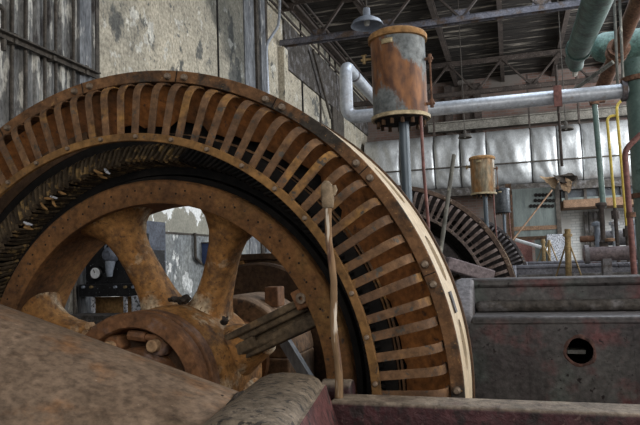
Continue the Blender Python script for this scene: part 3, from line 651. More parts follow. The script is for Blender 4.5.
# sheet-metal guard, a sloping half-round cover
t = thing('crank_guard', 'large smooth brown rounded guard sloping down to the right', 'machine guard', (-1.7, 2.4, 0))
A = Vector((-3.1, 2.32, 1.36)); B_ = Vector((-1.04, 2.32, .727)); R = .47
rings = []
for i in range(13):
    p = A.lerp(B_, i/12); ring = []
    for k in range(33):
        th = rad(-12)+rad(204)*k/32
        dy = -R*math.cos(th); ring.append(p+Vector((-.157*dy*i/12, dy, R*math.sin(th))))
    rings.append(ring)
n = 33; g = MB(); g.add([p for r in rings for p in r], [(i*n+k_, i*n+k_+1, (i+1)*n+k_+1, (i+1)*n+k_) for i in range(12) for k_ in range(32)])
o = g.build('shell', 'guard', t); sm = o.modifiers.new('solid', 'SOLIDIFY'); sm.thickness = .012; sm.offset = -1
MB().prism(rings[-1], (.004, 0, 0)).build('end_plate', 'crust', t)
er = MB()
rr = rings[-1]; er.tube([p+Vector((-.004, 0, .0)) for p in rr], .010, 8); er.build('edge_bead', 'crust', t, wobble=.006, wscale=30)
MB().box((-3.1, 1.86, 0), (-1.20, 1.90, .62)).box((-3.1, 2.74, 0), (-1.25, 2.78, .62)).build('skirt', 'guard', t)
dl = random.Random(5)
for i in range(9):
    th = rad(dl.uniform(95, 150)); p = B_+Vector((-.03-dl.random()*.08, R*math.cos(th), R*math.sin(th)+.004))
    q = MB().loft([[p+Vector((.02*s_*math.cos(2*PI*k_/7), .018*s_*math.sin(2*PI*k_/7), h)) for k_ in range(7)] for s_, h in ((1.1, -.006), (.8, .008), (.3, .012))])
    q.build('grease_lump', 'crust', t, wobble=.006, wscale=50)
# stick with glove-like wooden head standing on the girder
a, b2 = Vector((-.765, 2.80, 1.10)), at(328, 205, 2.80)
t = thing('wooden_stick', 'weathered stick topped by a worn leather glove shape, standing on the girder', 'stick', a)
pts = [a+(b2-a)*(i/10)+Vector((.006*math.sin(i*1.3), 0, 0)) for i in range(11)]
MB().tube(pts, [.019, .018, .017, .018, .016, .017, .016, .017, .015, .016, .016], 12).build('shaft', 'wood', t, wobble=.003, wscale=25)
top = at(326.5, 181, 2.80); d = (top-b2); sd = rt
rings = []
for q, (tt, wx, wy) in enumerate(((-.12, .024, .021), (-.06, .027, .024), (.2, .029, .024), (.45, .030, .024), (.7, .030, .022), (.88, .024, .019), (1.0, .012, .010))):
    p = b2+d*tt
    rings.append([p+sd*wx*math.cos(2*PI*k_/16)+Vector((-.2, 1, 0)).normalized()*wy*math.sin(2*PI*k_/16) for k_ in range(16)])
hd = MB().loft(rings).build('head', 'glove', t, wobble=.004, wscale=30)
p = b2+d*.42+sd*.024
MB().tube([p, p+d*.22+sd*.012, p+d*.40+sd*.010], [.012, .013, .008], 10).build('thumb', 'glove', hd)

# ------------------------------------------------------------------ oil tanks
def drum_mat():
    m = mat('rust_streaked_drum', (.135, .15, .155), (.20, .215, .22), 6, rough=.5, metal=.2, bump=.1); nt = m.node_tree; N = nt.nodes; L = nt.links; bs = N['Principled BSDF']
    base = bs.inputs['Base Color'].links[0].from_socket
    tc = N.new('ShaderNodeTexCoord'); sx = N.new('ShaderNodeSeparateXYZ'); L.new(tc.outputs['Object'], sx.inputs[0])
    mp = N.new('ShaderNodeMapping'); mp.inputs['Scale'].default_value = (1, 1, .45); L.new(tc.outputs['Object'], mp.inputs['Vector'])
    n = N.new('ShaderNodeTexNoise'); n.inputs['Scale'].default_value = 9; n.inputs['Detail'].default_value = 10; n.inputs['Roughness'].default_value = .68; L.new(mp.outputs[0], n.inputs['Vector'])
    def mth(op, a, b):
        q = N.new('ShaderNodeMath'); q.operation = op
        for i, v in enumerate((a, b)):
            if hasattr(v, 'links'): L.new(v, q.inputs[i])
            else: q.inputs[i].default_value = v
        return q.outputs[0]
    # a broad rust stain round the belly, reaching higher on the left, with a ragged border
    h = mth('ADD', sx.outputs['Z'], mth('MULTIPLY', sx.outputs['X'], .9))
    d = mth('MULTIPLY', mth('ABSOLUTE', mth('SUBTRACT', h, DRUM_Z), 0), 3.2)
    f = mth('SUBTRACT', mth('ADD', mth('MULTIPLY', n.outputs['Fac'], 2.0), -.17), d)
    r = N.new('ShaderNodeMapRange'); r.inputs['From Min'].default_value = .12; r.inputs['From Max'].default_value = .30; L.new(f, r.inputs['Value'])
    n2 = N.new('ShaderNodeTexNoise'); n2.inputs['Scale'].default_value = 16; n2.inputs['Detail'].default_value = 7; L.new(mp.outputs[0], n2.inputs['Vector'])
    r2 = N.new('ShaderNodeMapRange'); r2.inputs['From Min'].default_value = .38; r2.inputs['From Max'].default_value = .62; L.new(n2.outputs['Fac'], r2.inputs['Value'])
    x = N.new('ShaderNodeMix'); x.data_type = 'RGBA'; L.new(r2.outputs[0], x.inputs[0]); x.inputs[6].default_value = (.10, .048, .03, 1); x.inputs[7].default_value = (.26, .115, .048, 1)
    y_ = N.new('ShaderNodeMix'); y_.data_type = 'RGBA'; L.new(r.outputs[0], y_.inputs[0]); L.new(base, y_.inputs[6]); L.new(x.outputs[2], y_.inputs[7])
    L.new(y_.outputs[2], bs.inputs['Base Color']); return m
DRUM_Z = .33
def make_tank():
    Y = 4.55; c = (at(376, 118, Y)+at(428, 110, Y))/2; ct = (at(372, 36, Y)+at(426, 30, Y))/2
    x, zb, zt = (c.x+ct.x)/2-.01, c.z-.01, ct.z-.055; R = .196
    root = thing('oil_tank', 'largest oil tank, rust-streaked drum on a blue-grey post beside the nearest wheel', 'oil tank', (x, Y, 0), 'oil tanks on posts')
    C = (x, Y, 0); globals()['DRUM_Z'] = zb+.27; MT['tank'] = drum_mat()
    MB().lathe([(R-.004, zb-.02), (R, zb+.0), (R, zt), (R-.02, zt)], C, 'Z', 64, closed=False).build('drum', 'tank', root)
    MB().lathe([(0, zt+.055), (R-.02, zt+.05), (R+.008, zt+.035), (R+.018, zt+.02), (R+.018, zt-.012), (R-.002, zt-.016)], C, 'Z', 64, closed=False).build('lid', 'tank_lid', root)
    MB().lathe([(R-.01, zb-.035), (R+.016, zb-.035), (R+.018, zb-.012), (R+.002, zb-.004)], C, 'Z', 64).build('bottom_ring', 'tank_ring', root)
    MB().lathe([(0, zb-.05), (R-.02, zb-.05), (R-.005, zb-.036), (0, zb-.034)], C, 'Z', 48, closed=False).build('bottom_plate', 'black', root)
    for k in range(14):
        a_ = 2*PI*k/14; MB().tube([(x+(R-.03)*math.cos(a_), Y+(R-.03)*math.sin(a_), zb-.085), (x+(R-.03)*math.cos(a_), Y+(R-.03)*math.sin(a_), zb-.045)], .014, 6).build('flange_bolt', 'dark_rust', root)
    pb = at(407, 198, Y)
    MB().tube([(pb.x, Y, .03), (pb.x, Y, zb-.05)], .037, 24).build('support_post', 'post', root)
    MB().lathe([(0, 0), (.12, 0), (.12, .02), (.05, .03), (0, .03)], (pb.x, Y, 0), 'Z', 24, closed=False).build('foot_plate', 'dark_rust', root)
    dp = at(421, 119, Y-.1); de = at(428, 220, Y-.1)
    MB().tube([(dp.x, dp.y, zb-.04), dp.lerp(de, .5)+Vector((-.006, 0, 0)), de, (de.x, de.y, 1.72)], .0115, 10).build('drain_pipe', 'redpipe', root)
    pl = MB()
    vs = []
    for i in range(6):
        th = rad(-115)+rad(24)*i/5
        for z in (zt-.075, zt-.04): vs.append((x+(R+.004)*math.cos(th), Y+(R+.004)*math.sin(th), z))
    pl.add(vs, [(2*i, 2*i+2, 2*i+3, 2*i+1) for i in range(5)]); o = pl.build('nameplate', 'tank_ring', root)
    sm_ = o.modifiers.new('solid', 'SOLIDIFY'); sm_.thickness = .004; sm_.offset = 1
    # sight glass at the right, small cock at the left
    sx = x+R+.035
    v1, v2 = zt-.17, zb+.06
    sg = MB().tube([(sx, Y-.03, v2), (sx, Y-.03, v1)], .007, 8).build('sight_glass', 'rustpipe', root)
    for z in (v1, v2):
        MB().tube([(x+R-.01, Y-.02, z), (sx+.02, Y-.03, z)], .012, 8).tube([(sx, Y-.03, z-.03), (sx, Y-.03, z+.03)], .014, 8).build('valve', 'rustpipe', sg)
    MB().tube([(x-R-.075, Y-.03, zt-.125), (x-R+.01, Y-.02, zt-.12)], .011, 8).tube([(x-R-.05, Y-.03, zt-.155), (x-R-.05, Y-.03, zt-.095)], .013, 8).tube([(x-R-.07, Y-.03, zt-.09), (x-R-.03, Y-.03, zt-.09)], .006, 6).build('cock', 'brass', root)
    return root
tank = make_tank()
c2 = (at(473, 180, 10.9)+at(495, 178, 10.9))/2; 
def place_tank(px0, px1, pyb, pyt, Y, label, material):
    a_, b_ = at(px0, pyb, Y), at(px1, pyb, Y); r = copy_tree(tank, (0, 0, 0), label)
    dz = at((px0+px1)/2, pyb, Y).z - at(402, 114, 4.55).z
    r.location = ((a_.x+b_.x)/2 - (at(402, 114, 4.55).x - tank.location.x), Y, 0)
    for ch in r.children:
        n_ = ch.name.split('.')[0]
        if n_ in ('support_post', 'drain_pipe'):      # longer post below the raised drum
            ch.data = ch.data.copy()
            for v in ch.data.vertices:
                if v.co.z > 1.9: v.co.z += dz
        elif n_ != 'foot_plate': ch.location.z += dz
        if n_ == 'drum' and material: 
            ch.data = ch.data.copy(); ch.data.materials[0] = MT[material]
        if n_ in ('lid', 'bottom_ring') and material == 'drum_dark':
            ch.data = ch.data.copy(); ch.data.materials[0] = MT['drum_dark']
    return r
MT['drum_tan'] = mat('tan_drum', (.20, .17, .12), (.30, .25, .17), 6, stretch=(1, 1, .4), patch=((.30, .15, .055), 4, .47, .62), rough=.45, metal=.3)
MT['drum_dark'] = mat('dark_drum', (.045, .05, .056), (.08, .085, .092), 5, rough=.35, metal=.5)
place_tank(473, 495.5, 192, 160, 10.9, 'mid-size tan oil tank on a post above the second wheel', 'drum_tan')
place_tank(496.5, 510, 211, 191, 17.3, 'smallest oil tank, black drum above the farthest wheel', 'drum_dark')

# steel rod leaning behind the nearest wheel
a, b = at(440.5, 252, 4.05), at(454, 155, 4.30)
a2 = a+(a-b)*1.35
tag(MB().tube([a2, a, b], .0135, 10).build('leaning_rod', 'grey_rod'), 'thin grey rod leaning beside the brown drain pipe, second wheel behind it', 'rod')

# ------------------------------------------------------------------ behind the nearest wheel
t = thing('pedestal_bearing', 'dusty brown pedestal bearing with round cap seen between the flywheel spokes', 'bearing', (-2.04, 4.7, 0))
MB().lathe([(.17, 4.42), (.43, 4.42), (.455, 4.45), (.455, 5.0), (.43, 5.04), (.17, 5.04)], (-2.02, 0, 1.02), n=40, a0=0, a1=PI).build('cap', 'window_rust', t, bevel=.012)
MB().prism([(-2.47, 4.42, .5), (-2.47, 4.42, 1.02), (-1.57, 4.42, 1.02), (-1.57, 4.42, .5), (-1.35, 4.42, 0), (-2.7, 4.42, 0)], (0, .62, 0)).build('pedestal', 'window_rust', t, bevel=.015)
MB().lathe([(.24, 4.36), (.30, 4.36), (.30, 4.43), (.24, 4.43)], (-2.02, 0, 1.02), n=40).build('seal_ring', 'hub', t)
q = at(273.5, 296, 4.6)
MB().box((q.x-.055, 4.55, 1.38), (q.x+.055, 4.70, 1.53)).build('oiler_block', 'hub', t, bevel=.01)
t = thing('crankcase', 'tall rust-brown casing behind the dusty pedestal bearing', 'machine casing', (-1.85, 5.8, 0))
a, b = at(240.5, 253, 5.45), at(352, 258, 5.45)
MB().box((a.x, 5.45, .0), (b.x, 6.3, 1.74)).build('case', 'window_rust', t, bevel=.02)
MB().box((a.x-.03, 5.41, 1.74), (b.x+.03, 6.34, 1.80)).build('top_flange', 'dark_rust', t, bevel=.01)
MB().box((a.x-.02, 5.40, .0), (a.x+.04, 5.46, 1.74)).build('corner_angle', 'ring', t)
# dark curved disc guard left of the bearing
t = thing('brake_disc', 'dark rusty disc edge curving up behind the third spoke', 'disc', (-2.1, 5.15, .0))
MB().lathe([(.2, 5.10), (.66, 5.10), (.68, 5.12), (.68, 5.2), (.66, 5.22), (.2, 5.22)], (-2.1, 0, 1.04), n=70).build('disc_plate', 'dark_rust', t)
MB().box((-2.4, 5.12, 0), (-1.8, 5.2, .6)).build('disc_stand', 'dark_rust', t)
# diagonal grey brace and dark plinth right of it
a, b = at(281, 335, 4.3), at(318, 395, 4.3)
tag(MB().bar(a+(a-b)*.25, b+(b-a)*1.0, .07, .07).build('brace_bar', 'blue_trim'), 'blue-grey diagonal bar below the split spoke', 'bar')
t = thing('foundation_block', 'dark grey foundation block behind the blue-grey diagonal bar', 'foundation', (-1.0, 4.75, 0))
MB().box((-1.33, 4.62, 0), (-.83, 5.2, 1.13)).build('block', 'machine_grey', t, bevel=.03)
MB().box((-1.33, 4.59, .98), (-.83, 4.63, 1.04)).build('edge_strip', 'machine', t)
# gauge board
t = thing('gauge_board', 'black scuffed gauge board with a round white dial and bulbous lamp', 'gauge board', (-5.0, 7.3, 0))
Y = 7.3; a, b = at(70, 297, Y), at(146, 235, Y)
zb = at(105, 296, Y).z; 
MB().box((-5.42, Y, zb), (b.x, Y+.08, zb+.80)).build('board', 'blackpaint', t, bevel=.01)
MB().box((-5.42, Y-.14, zb), (b.x+.02, Y+.08, zb+.16)).build('shelf', 'blackpaint', t, bevel=.01)
g = at(98, 273, Y); g.y = Y
bz = MB().lathe([(0, -.05), (.062, -.05), (.078, -.06), (.092, -.05), (.092, 0), (0, 0)], g, n=36, closed=False).build('dial_case', 'blackpaint', t)
MB().lathe([(0, -.066), (.070, -.064), (.070, -.048)], g, n=36, closed=False).build('dial_face', 'white', bz)
MB().bar(g+Vector((0, -.069, 0)), g+Vector((-.02, -.069, .045)), .008, .004, (0, 1, 0)).build('needle', 'blackpaint', bz)
q = at(113, 255, Y); q.y = Y
MB().lathe([(.0, -.16), (.06, -.15), (.10, -.10), (.115, -.04), (.10, 0), (.0, 0)], q, n=30, closed=False).build('lamp_bulb', 'cabinet', t)
MB().tube([q+Vector((0, -.06, -.08)), q+Vector((0, -.08, -.2)), q+Vector((.0, -.08, -.28))], [.07, .05, .035], 14).build('lamp_neck', 'lamp', t)
MB().tube([q+Vector((-.12, -.02, -.05)), q+Vector((-.10, -.02, .12)), q+Vector((0, -.02, .20)), q+Vector((.10, -.02, .12)), q+Vector((.12, -.02, -.05))], .012, 8).build('lamp_hoop', 'lamp', t)
for i, px in enumerate((84, 92, 116, 126, 134)):
    p = at(px, 287, Y-.14); p.y = Y-.14
    MB().tube([p, p+Vector((0, -.035, 0))], .018, 10).build('switch_knob', 'brass' if i % 2 else 'lamp', t)
for px in (78, 98, 130):
    p = at(px, 300, Y)
    MB().box((p.x-.018, Y-.12, 0), (p.x+.018, Y-.08, zb)).build('leg', 'greywhite', t)
tag(MB().box((-5.35, Y+.1, 0), (b.x+.02, Y+.16, zb-.02)).build('back_panel_sheet', 'ochre'), 'ochre brown sheet standing below the black gauge board', 'sheet')
p = at(84, 315, Y-.2)
tag(MB().box((-5.4, Y-.5, 0), (b.x-.17, Y-.15, p.z+.02)).build('bench_box', 'ledge', bevel=.01), 'low dusty box in front of the ochre sheet', 'box')
p = at(138, 305, 7.1)
tag(MB().box((p.x-.02, 6.98, .0), (p.x+.3, 7.15, p.z+.12)).build('speckled_cabinet', 'greywhite', bevel=.01), 'speckled grey-white cabinet at the right end of the gauge board', 'cabinet')
# blue-grey cabinet against the wall
t = thing('tall_cabinet', 'tall blue-grey steel cabinet against the peeling wall', 'cabinet', (-5.25, 8.5, 0))
a = at(165, 222, 8.55)
MB().box((-5.47, 8.15, 0), (-5.10, 8.83, 2.40)).build('cabinet_case', 'cabinet', t, bevel=.01)
MB().box((-5.105, 8.2, 2.0), (-5.09, 8.78, 2.37)).build('upper_door', 'cabinet', t, bevel=.004)
MB().box((-5.105, 8.2, .1), (-5.09, 8.78, 1.97)).build('lower_door', 'blackpaint', t, bevel=.004)
# conduit and navy box on the wall
a = atX(208, 252, XW+.1)
t = thing('switch_box', 'navy blue switch box on the lower wall beside a thin conduit', 'switch box', (XW+.1, a.y, a.z))
MB().box((XW+.02, a.y-.1, a.z-.22), (XW+.2, a.y+.75, a.z+.16)).build('box_case', 'navy', t, bevel=.01)
MB().box((XW+.02, a.y-.12, a.z+.16), (XW+.22, a.y+.78, a.z+.18)).build('box_lid', 'dark_trim', t)
c0, c1 = atX(195, 234, XW+.06), atX(195, 258, XW+.06)
tag(MB().tube(bend([(XW+.06, c0.y, c0.z+.02), (XW+.06, c0.y, c1.z), (XW+.06, c0.y+.22, c1.z-.1)], .05), .028, 8).build('conduit', 'dark_trim'), 'thin dark conduit dropping beside the navy switch box', 'conduit')

# wall rail on the cladding: two flats on brackets
a, b = atX(-40, 18, XW+.12), atX(96, 72, XW+.12)
t = thing('wall_rail', 'long dark steel rail fixed across the ribbed wall cladding', 'rail', (XW+.1, 6, 4.4))
z = (atX(0, 36, XW+.12).z+b.z)/2
MB().box((XW+.09, 4.2, z-.05), (XW+.13, b.y, z+.05)).build('flat_bar', 'dark_trim', t)
MB().box((XW+.14, 4.2, z+.0), (XW+.20, b.y, z+.02)).build('top_angle', 'dark_trim', t)
for yv in (5.3, 5.95, 6.6, 7.25): MB().box((XW+.03, yv, z-.06), (XW+.15, yv+.05, z+.06)).build('bracket', 'dark_trim', t)
p = atX(4, 8, XW+.1)
tag(MB().tube(bend([(XW+.1, 4.5, p.z), (XW+.1, p.y, p.z), (XW+.1, p.y, p.z-.5)], .08), .03, 8).build('elbow_pipe', 'dark_trim'), 'short dark elbow pipe above the wall rail, top corner of the cladding', 'pipe')
# cable conduit by the wall column
p0, p1, p2, p3 = atX(268, 92, XW+.3), atX(266, 45, XW+.3), atX(279, 25, XW+.3), atX(280, -6, XW+.3)
tag(MB().tube(bend([(p0.x, p0.y, 0), p0, p1, p2, p3], .25), .035, 8).build('cable_conduit', 'galv'), 'pale cable conduit snaking up the wall column under the truss', 'conduit')
p0, p1 = atX(313, 50, XW+.2), atX(331, 118, XW+.2)
tag(MB().bar(p0, (p1.x, p1.y, p1.z), .06, .12).build('wall_brace', 'dark_trim'), 'dark slanting brace on the far left wall panels', 'brace')

# ------------------------------------------------------------------ pipes
def pipe_thing(name, label, pts, r, material, bendr=.15, flanges=(), cat='pipe', n=18, group=None):
    P = bend(pts, bendr) if len(pts) > 2 else pts
    c = Vector(P[0])
    t = thing(name, label, cat, c, group)
    MB().tube(P, r, n).build('pipe_run', material, t)
    for (p, d, k_) in flanges:
        p = Vector(p); d = Vector(d).normalized()
        MB().tube([p-d*.03, p+d*.03], r*k_, n).build('flange', 'rustpipe' if material != 'galv' else 'blue_steel', t)
    return t
Y = 9.0; e1 = at(347, 117.5, Y); e2 = at(345.5, 66, Y); rr_ = at(628, 90.5, Y)
zl = (e1.z+rr_.z)/2; far = Vector((e2.x+.02, 13.0, e2.z))
pt = pipe_thing('overhead_pipe', 'silver pipe crossing the hall overhead with an upright elbow', [(rr_.x, Y, rr_.z), (e1.x, Y, e1.z), (e2.x, Y, e2.z), far], .095, 'galv', .17,
   [((at(388, 114, Y).x, Y, zl), (1, 0, 0), 1.18), ((at(624, 91, Y).x, Y, zl), (1, 0, 0), 1.5), ((e2.x, Y+.5, e2.z), (0, 1, 0), 1.08), ((at(556, 97, Y).x, Y, zl), (1, 0, 0), 1.06)])
h = at(557, 97, Y)
t = thing('pipe_hanger', 'thin steel hanger rod dropping from the overhead pipe to the insulation', 'hanger', (h.x, Y, h.z))
MB().tube([(h.x, Y-.12, h.z-.95), (h.x, Y-.12, h.z+.4)], .018, 8).build('hanger_rod', 'steel', t)
MB().box((h.x-.05, Y-.15, h.z-.16), (h.x+.05, Y-.10, h.z+.12)).build('clip', 'redpipe', t)
# green pipe overhead, running away, with a branch
zg = 4.9
g0 = Vector((1.16, 7.0, zg)); p = at(597, 0, 8.4); g1 = Vector((p.x, 8.4, p.z)); g2 = at(579, 48, 11.2); g3 = at(576, 66, 12.4)
dirg = (g2-g1).normalized(); g0 = g1-dirg*2.5
t = thing('green_main_pipe', 'thick faded green pipe overhead running away from view, its end broken', 'pipe', g0)
MB().tube([g0, g2], .185, 28).build('pipe_run', 'green', t)
MB().tube([g2, g2+dirg*.10], .21, 28).build('collar', 'green', t)
MB().tube([g2+dirg*.1, g2+dirg*1.0, g3], [.175, .16, .13], 28).build('reducer', 'green', t)
MB().tube([g3, g3+dirg*.25+Vector((0, 0, -.12))], [.07, .05], 10).build('torn_lagging', 'pale', t, wobble=.03, wscale=9)
q = at(597, 46, 12.2)
t = thing('green_cross_pipe', 'fat dark green pipe crossing behind the thick faded green one', 'pipe', q)
cp = MB().lathe([(0, 0), (.12, .02), (.22, .10), (.27, .22), (.27, 2.6), (0, 2.6)], (q.x-.1, q.y+.15, q.z), 'X', 28, closed=False); cp.build('pipe_run', 'green', t)
MB().tube([(q.x+1.1, q.y+.15, q.z), (q.x+1.16, q.y+.15, q.z)], .31, 28).build('collar', 'green', t)
r0_, r1_ = at(641, -6, 9.6), at(602, 88, 11.9)
d_ = (r1_-r0_).normalized()
pipe_thing('rusty_pipe', 'brown rusty flanged pipe overhead, right of the green pipes', [r0_-d_*1.2, r1_], .115, 'rustpipe', flanges=[(r0_.lerp(r1_, .52), d_, 1.5), (r0_.lerp(r1_, .58), d_, 1.45)])
pipe_thing('tie_rod', 'pale thin tie rod slanting past the end of the rusty pipe', [at(575, 89, 9.7), at(613, 62, 9.3)], .03, 'grey_rod', cat='rod', n=8)
for px, lab in ((618, 'first thin hanger rod beside the rusty overhead pipe'), (623.5, 'second thin hanger rod, next right of the first by the rusty pipe')):
    tag(MB().tube([at(px-4, -5, 9.8), at(px, 92, 9.8)], .02, 8).build('hanger_rod', 'grey_rod'), lab, 'rod', 'thin rods by the rusty pipe')
# upright pipes at the right
p = at(641.5, 110, 9.0)
t = pipe_thing('green_standpipe', 'thick bright green standpipe at the right edge, joined by the silver pipe', [(p.x, 9, 0), (p.x, 9, at(640, 60, 9).z)], .17, 'green_bright',
   flanges=[((p.x, 9, at(637, 80, 9).z), (0, 0, 1), 1.3), ((p.x, 9, at(637, 196, 9).z), (0, 0, 1), 1.15)], n=28)
a, b = at(624.5, 150, 8.6), at(641, 134, 8.6)
pipe_thing('oxide_pipe', 'reddish pipe with an angled top in front of the green standpipe', [b, (a.x, 8.6, a.z), (a.x+.02, 8.6, .0)], .035, 'redpipe', .1, [((a.x+.02, 8.6, at(628, 215, 8.6).z), (0, 0, 1), 1.6)])
Y = 12.5
a = at(594.5, 103, Y)
t = pipe_thing('slim_green_pipe', 'slim green upright pipe left of the two yellow pipes', [(a.x, Y, a.z), (a.x+.03, Y, at(599, 208, Y).z)], .05, 'green_bright', flanges=[((a.x, Y, a.z), (0, 0, 1), 1.7)])
MB().box((a.x-.08, Y-.06, a.z), (a.x+.18, Y+.06, a.z+.10)).build('top_bracket', 'rustpipe', t)
p = at(599, 206, Y)
t2 = thing('valve_stand', 'rusty funnel-topped valve stand under the slim green pipe', 'valve', (p.x, Y, 0))
MB().lathe([(.04, .06), (.095, .05), (.10, .01), (.045, -.07), (.04, -.62), (.075, -.65), (.075, -.75), (.04, -.8), (.04, -1.0)], (p.x+.03, Y-.05, p.z), 'Z', 20, closed=False).build('valve_body', 'steel', t2)
MB().tube([(p.x+.03, Y-.05, 0), (p.x+.03, Y-.05, p.z-.7)], .045, 12).build('stem', 'galv', t2)
MB().lathe([(.03, .0), (.085, .015), (.085, .06), (.03, .075)], (p.x+.12, Y-.16, p.z-.66), 'Z', 16).build('bonnet', 'brown', t2)
for px0, px1, top_, lab in ((606.8, 610.5, 116, 'left of the two yellow pipes, bending over at its top'), (616.3, 618, 104, 'right of the two yellow pipes, topped by a slanting run')):
    a = at(px0, top_, Y); b = at(px1, 208 if px0 < 610 else 226, Y)
    e_ = at(618 if px0 < 610 else 634, top_-1 if px0 < 610 else 92, Y)
    t = pipe_thing('yellow_pipe', lab, [(e_.x, Y+.05, e_.z), (a.x, Y, a.z), (a.x+.03, Y, b.z)], .025, 'yellow', .12, group='yellow pipes')
    MB().tube([(a.x+.03, Y, 0), (a.x+.03, Y, b.z)], .034, 10).tube([(a.x+.03, Y, b.z-.2), (a.x+.03, Y, b.z-.05)], .07, 8).build('lower_fitting', 'steel', t)
# pump group under the yellow pipes
t = thing('feed_pump', 'cluttered dark pump with pale fittings below the yellow pipes', 'pump', (at(615, 250, 13).x, 13, 0))
x = at(615, 250, 13).x
MB().box((x-.45, 12.8, 0), (x+.6, 13.3, 1.55)).build('plinth', 'machine', t, bevel=.02)
zp = at(615, 238, 13).z
MB().lathe([(0, -.35), (.12, -.35), (.14, -.3), (.14, .3), (.12, .35), (0, .35)], (x, 13, zp), 'X', 20, closed=False).build('pump_barrel', 'machine_grey', t)
for dx in (-.3, 0, .32):
    MB().tube([(x+dx, 12.9, 1.5), (x+dx, 12.9, zp+.25)], .05, 10).lathe([(0, .0), (.09, .02), (.09, .08), (0, .1)], (x+dx, 12.9, zp+.22), 'Z', 14, closed=False).build('fitting', 'lamp' if dx else 'galv', t)
MB().tube([(x-.6, 12.95, zp), (x+.9, 12.95, zp+.02)], .06, 12).build('cross_pipe', 'rustpipe', t)
MB().lathe([(.17, -.02), (.21, -.02), (.21, .02), (.17, .02)], (x+.55, 12.75, zp-.05), 'Y', 28).build('hand_wheel', 'dark_rust', t)
p = at(583, 254.5, 10.2); 
t = thing('steam_drum', 'long dark horizontal cylinder lying below the cluttered pump', 'cylinder', (p.x+.5, 10.2, 0))
MB().lathe([(0, 0), (.09, 0), (.105, .02), (.105, 2.4), (0, 2.4)], (p.x, 10.2, p.z), 'X', 28, closed=False).build('barrel', 'mauve', t)
MB().lathe([(.10, .0), (.14, .0), (.14, .06), (.10, .06)], (p.x+.02, 10.2, p.z), 'X', 28).build('end_flange', 'machine_grey', t)
for dx in (.25, 1.4): MB().box((p.x+dx, 10.1, 0), (p.x+dx+.12, 10.3, p.z-.07)).build('saddle', 'machine_grey', t)

# ------------------------------------------------------------------ back wall things
Y = 25.0
seams = [366, 401, 435, 461, 487, 531, 557, 581, 634, 690]
t = thing('insulated_duct', 'long duct wrapped in crinkled silver foil along the back wall', 'duct', (at(500, 158, Y).x, Y, at(500, 158, Y).z))
rs = random.Random(9)
for i in range(len(seams)-1):
    xa, xb = at(seams[i], 155, Y).x+.02, at(seams[i+1], 155, Y).x-.02
    mid = (seams[i]+seams[i+1])/2
    zt = at(500, 131, Y).z; zb = at(500, 186, Y).z
    zc, hz = (zt+zb)/2, (zt-zb)/2; rings = []; nx, nk = 18, 36
    for j in range(nx+1):
        u = j/nx; bl = .84+.16*math.sin(PI*u)**.45
        ring = []
        for k_ in range(nk):
            th = 2*PI*k_/nk; c_, s_ = math.cos(th), math.sin(th)
            q = Vector((xa+(xb-xa)*u, Y+.55*bl*math.copysign(abs(c_)**.7, c_), zc+hz*(.96+.04*bl)*math.copysign(abs(s_)**.7, s_)))
            nn = noise.noise(Vector((q.x*1.6+i*5, q.z*.9, 2)))+.6*noise.noise(Vector((q.x*4+q.z*2, q.z*2.2, i)))
            ring.append(q+Vector((0, -.10*nn if q.y < Y else 0, 0)))
        rings.append(ring)
    MB().loft(rings).build('foil_wrap', 'foil', t, smooth=70)
for sx in (435, 531, 581, 634):
    x_ = at(sx, 150, Y).x; MB().box((x_-.03, 24.9, at(500, 130, Y).z-.05), (x_+.03, 25.1, 8.5)).build('hanger_strap', 'steel', t)
a, b = at(366, 172, 24.2), at(500, 164, 24.2)
zc = at(500, 164, 24.2).z
tag(MB().tube([(-5.49, 24.2, zc), (0, 24.2, zc), (6.5, 24.2, zc)], .032, 8).build('stretched_cable', 'dark_trim'), 'dark cable stretched straight across the silver insulated duct', 'cable')
z0, z1 = at(500, 127.5, 25.6).z, at(500, 118, 25.6).z
tag(MB().box((at(428, 120, 25.6).x, 25.5, z0), (7.5, 25.55, z1)).box((at(428, 120, 25.6).x, 25.35, z1-.04), (7.5, 25.7, z1)).box((at(428, 120, 25.6).x, 25.35, z0), (7.5, 25.7, z0+.04)).build('steel_girder', 'pale_girder'), 'wide pale steel girder on the brick wall above the foil duct', 'girder')
for i, px in enumerate((449, 466, 478)):
    x_ = at(px, 110, 25.9).x; k += 1
    struct(MB().box((x_-.14, 25.75, 6.6), (x_+.14, 25.99, 8.6)).build('trim_%d' % k, 'steel'))
z0 = at(520, 183, 25).z
tag(MB().box((-4.5, 24.8, z0-.36), (6.5, 25.2, z0-.06)).build('duct_shelf_girder', 'ledge'), 'grimy rust-stained girder directly under the foil duct', 'girder')
# upper glazed gallery right: window band and brown beam
xa = at(563, 205, 24.6).x; zb, zt = at(590, 207, 24.6).z, at(590, 199, 24.6).z
tag(MB().box((xa, 24.4, zb), (6.5, 25.915, zt)).build('gallery_girder', 'brown', bevel=.01), 'brown painted girder below the dark gallery glazing at right', 'girder')
zt2 = at(590, 184, 24.9).z
struct(MB().box((xa, 25.1, zt), (6.5, 25.13, zt2)).build('window_2', 'glass'))
k += 1; struct(MB().box((xa, 25.0, zt), (6.5, 25.1, zt+.12)).build('trim_%d' % k, 'board'))
for px in (566, 585, 600, 622):
    x_ = at(px, 190, 25).x; k += 1; struct(MB().box((x_-.05, 24.98, zt), (x_+.05, 25.12, zt2)).build('trim_%d' % k, 'dark_trim'))
# ledges below on the white wall: louvre boards
xa2 = at(584, 220, 25.8).x
for i in range(4):
    x_ = xa2+i*.17; tag(MB().box((x_, 25.7, 0), (x_+.12, 25.85, zb-.1)).build('upright_board', 'ledge'), ['first', 'second', 'third', 'fourth'][i]+' upright board from the left leaning on the white brick wall', 'board', 'upright boards at the white wall')
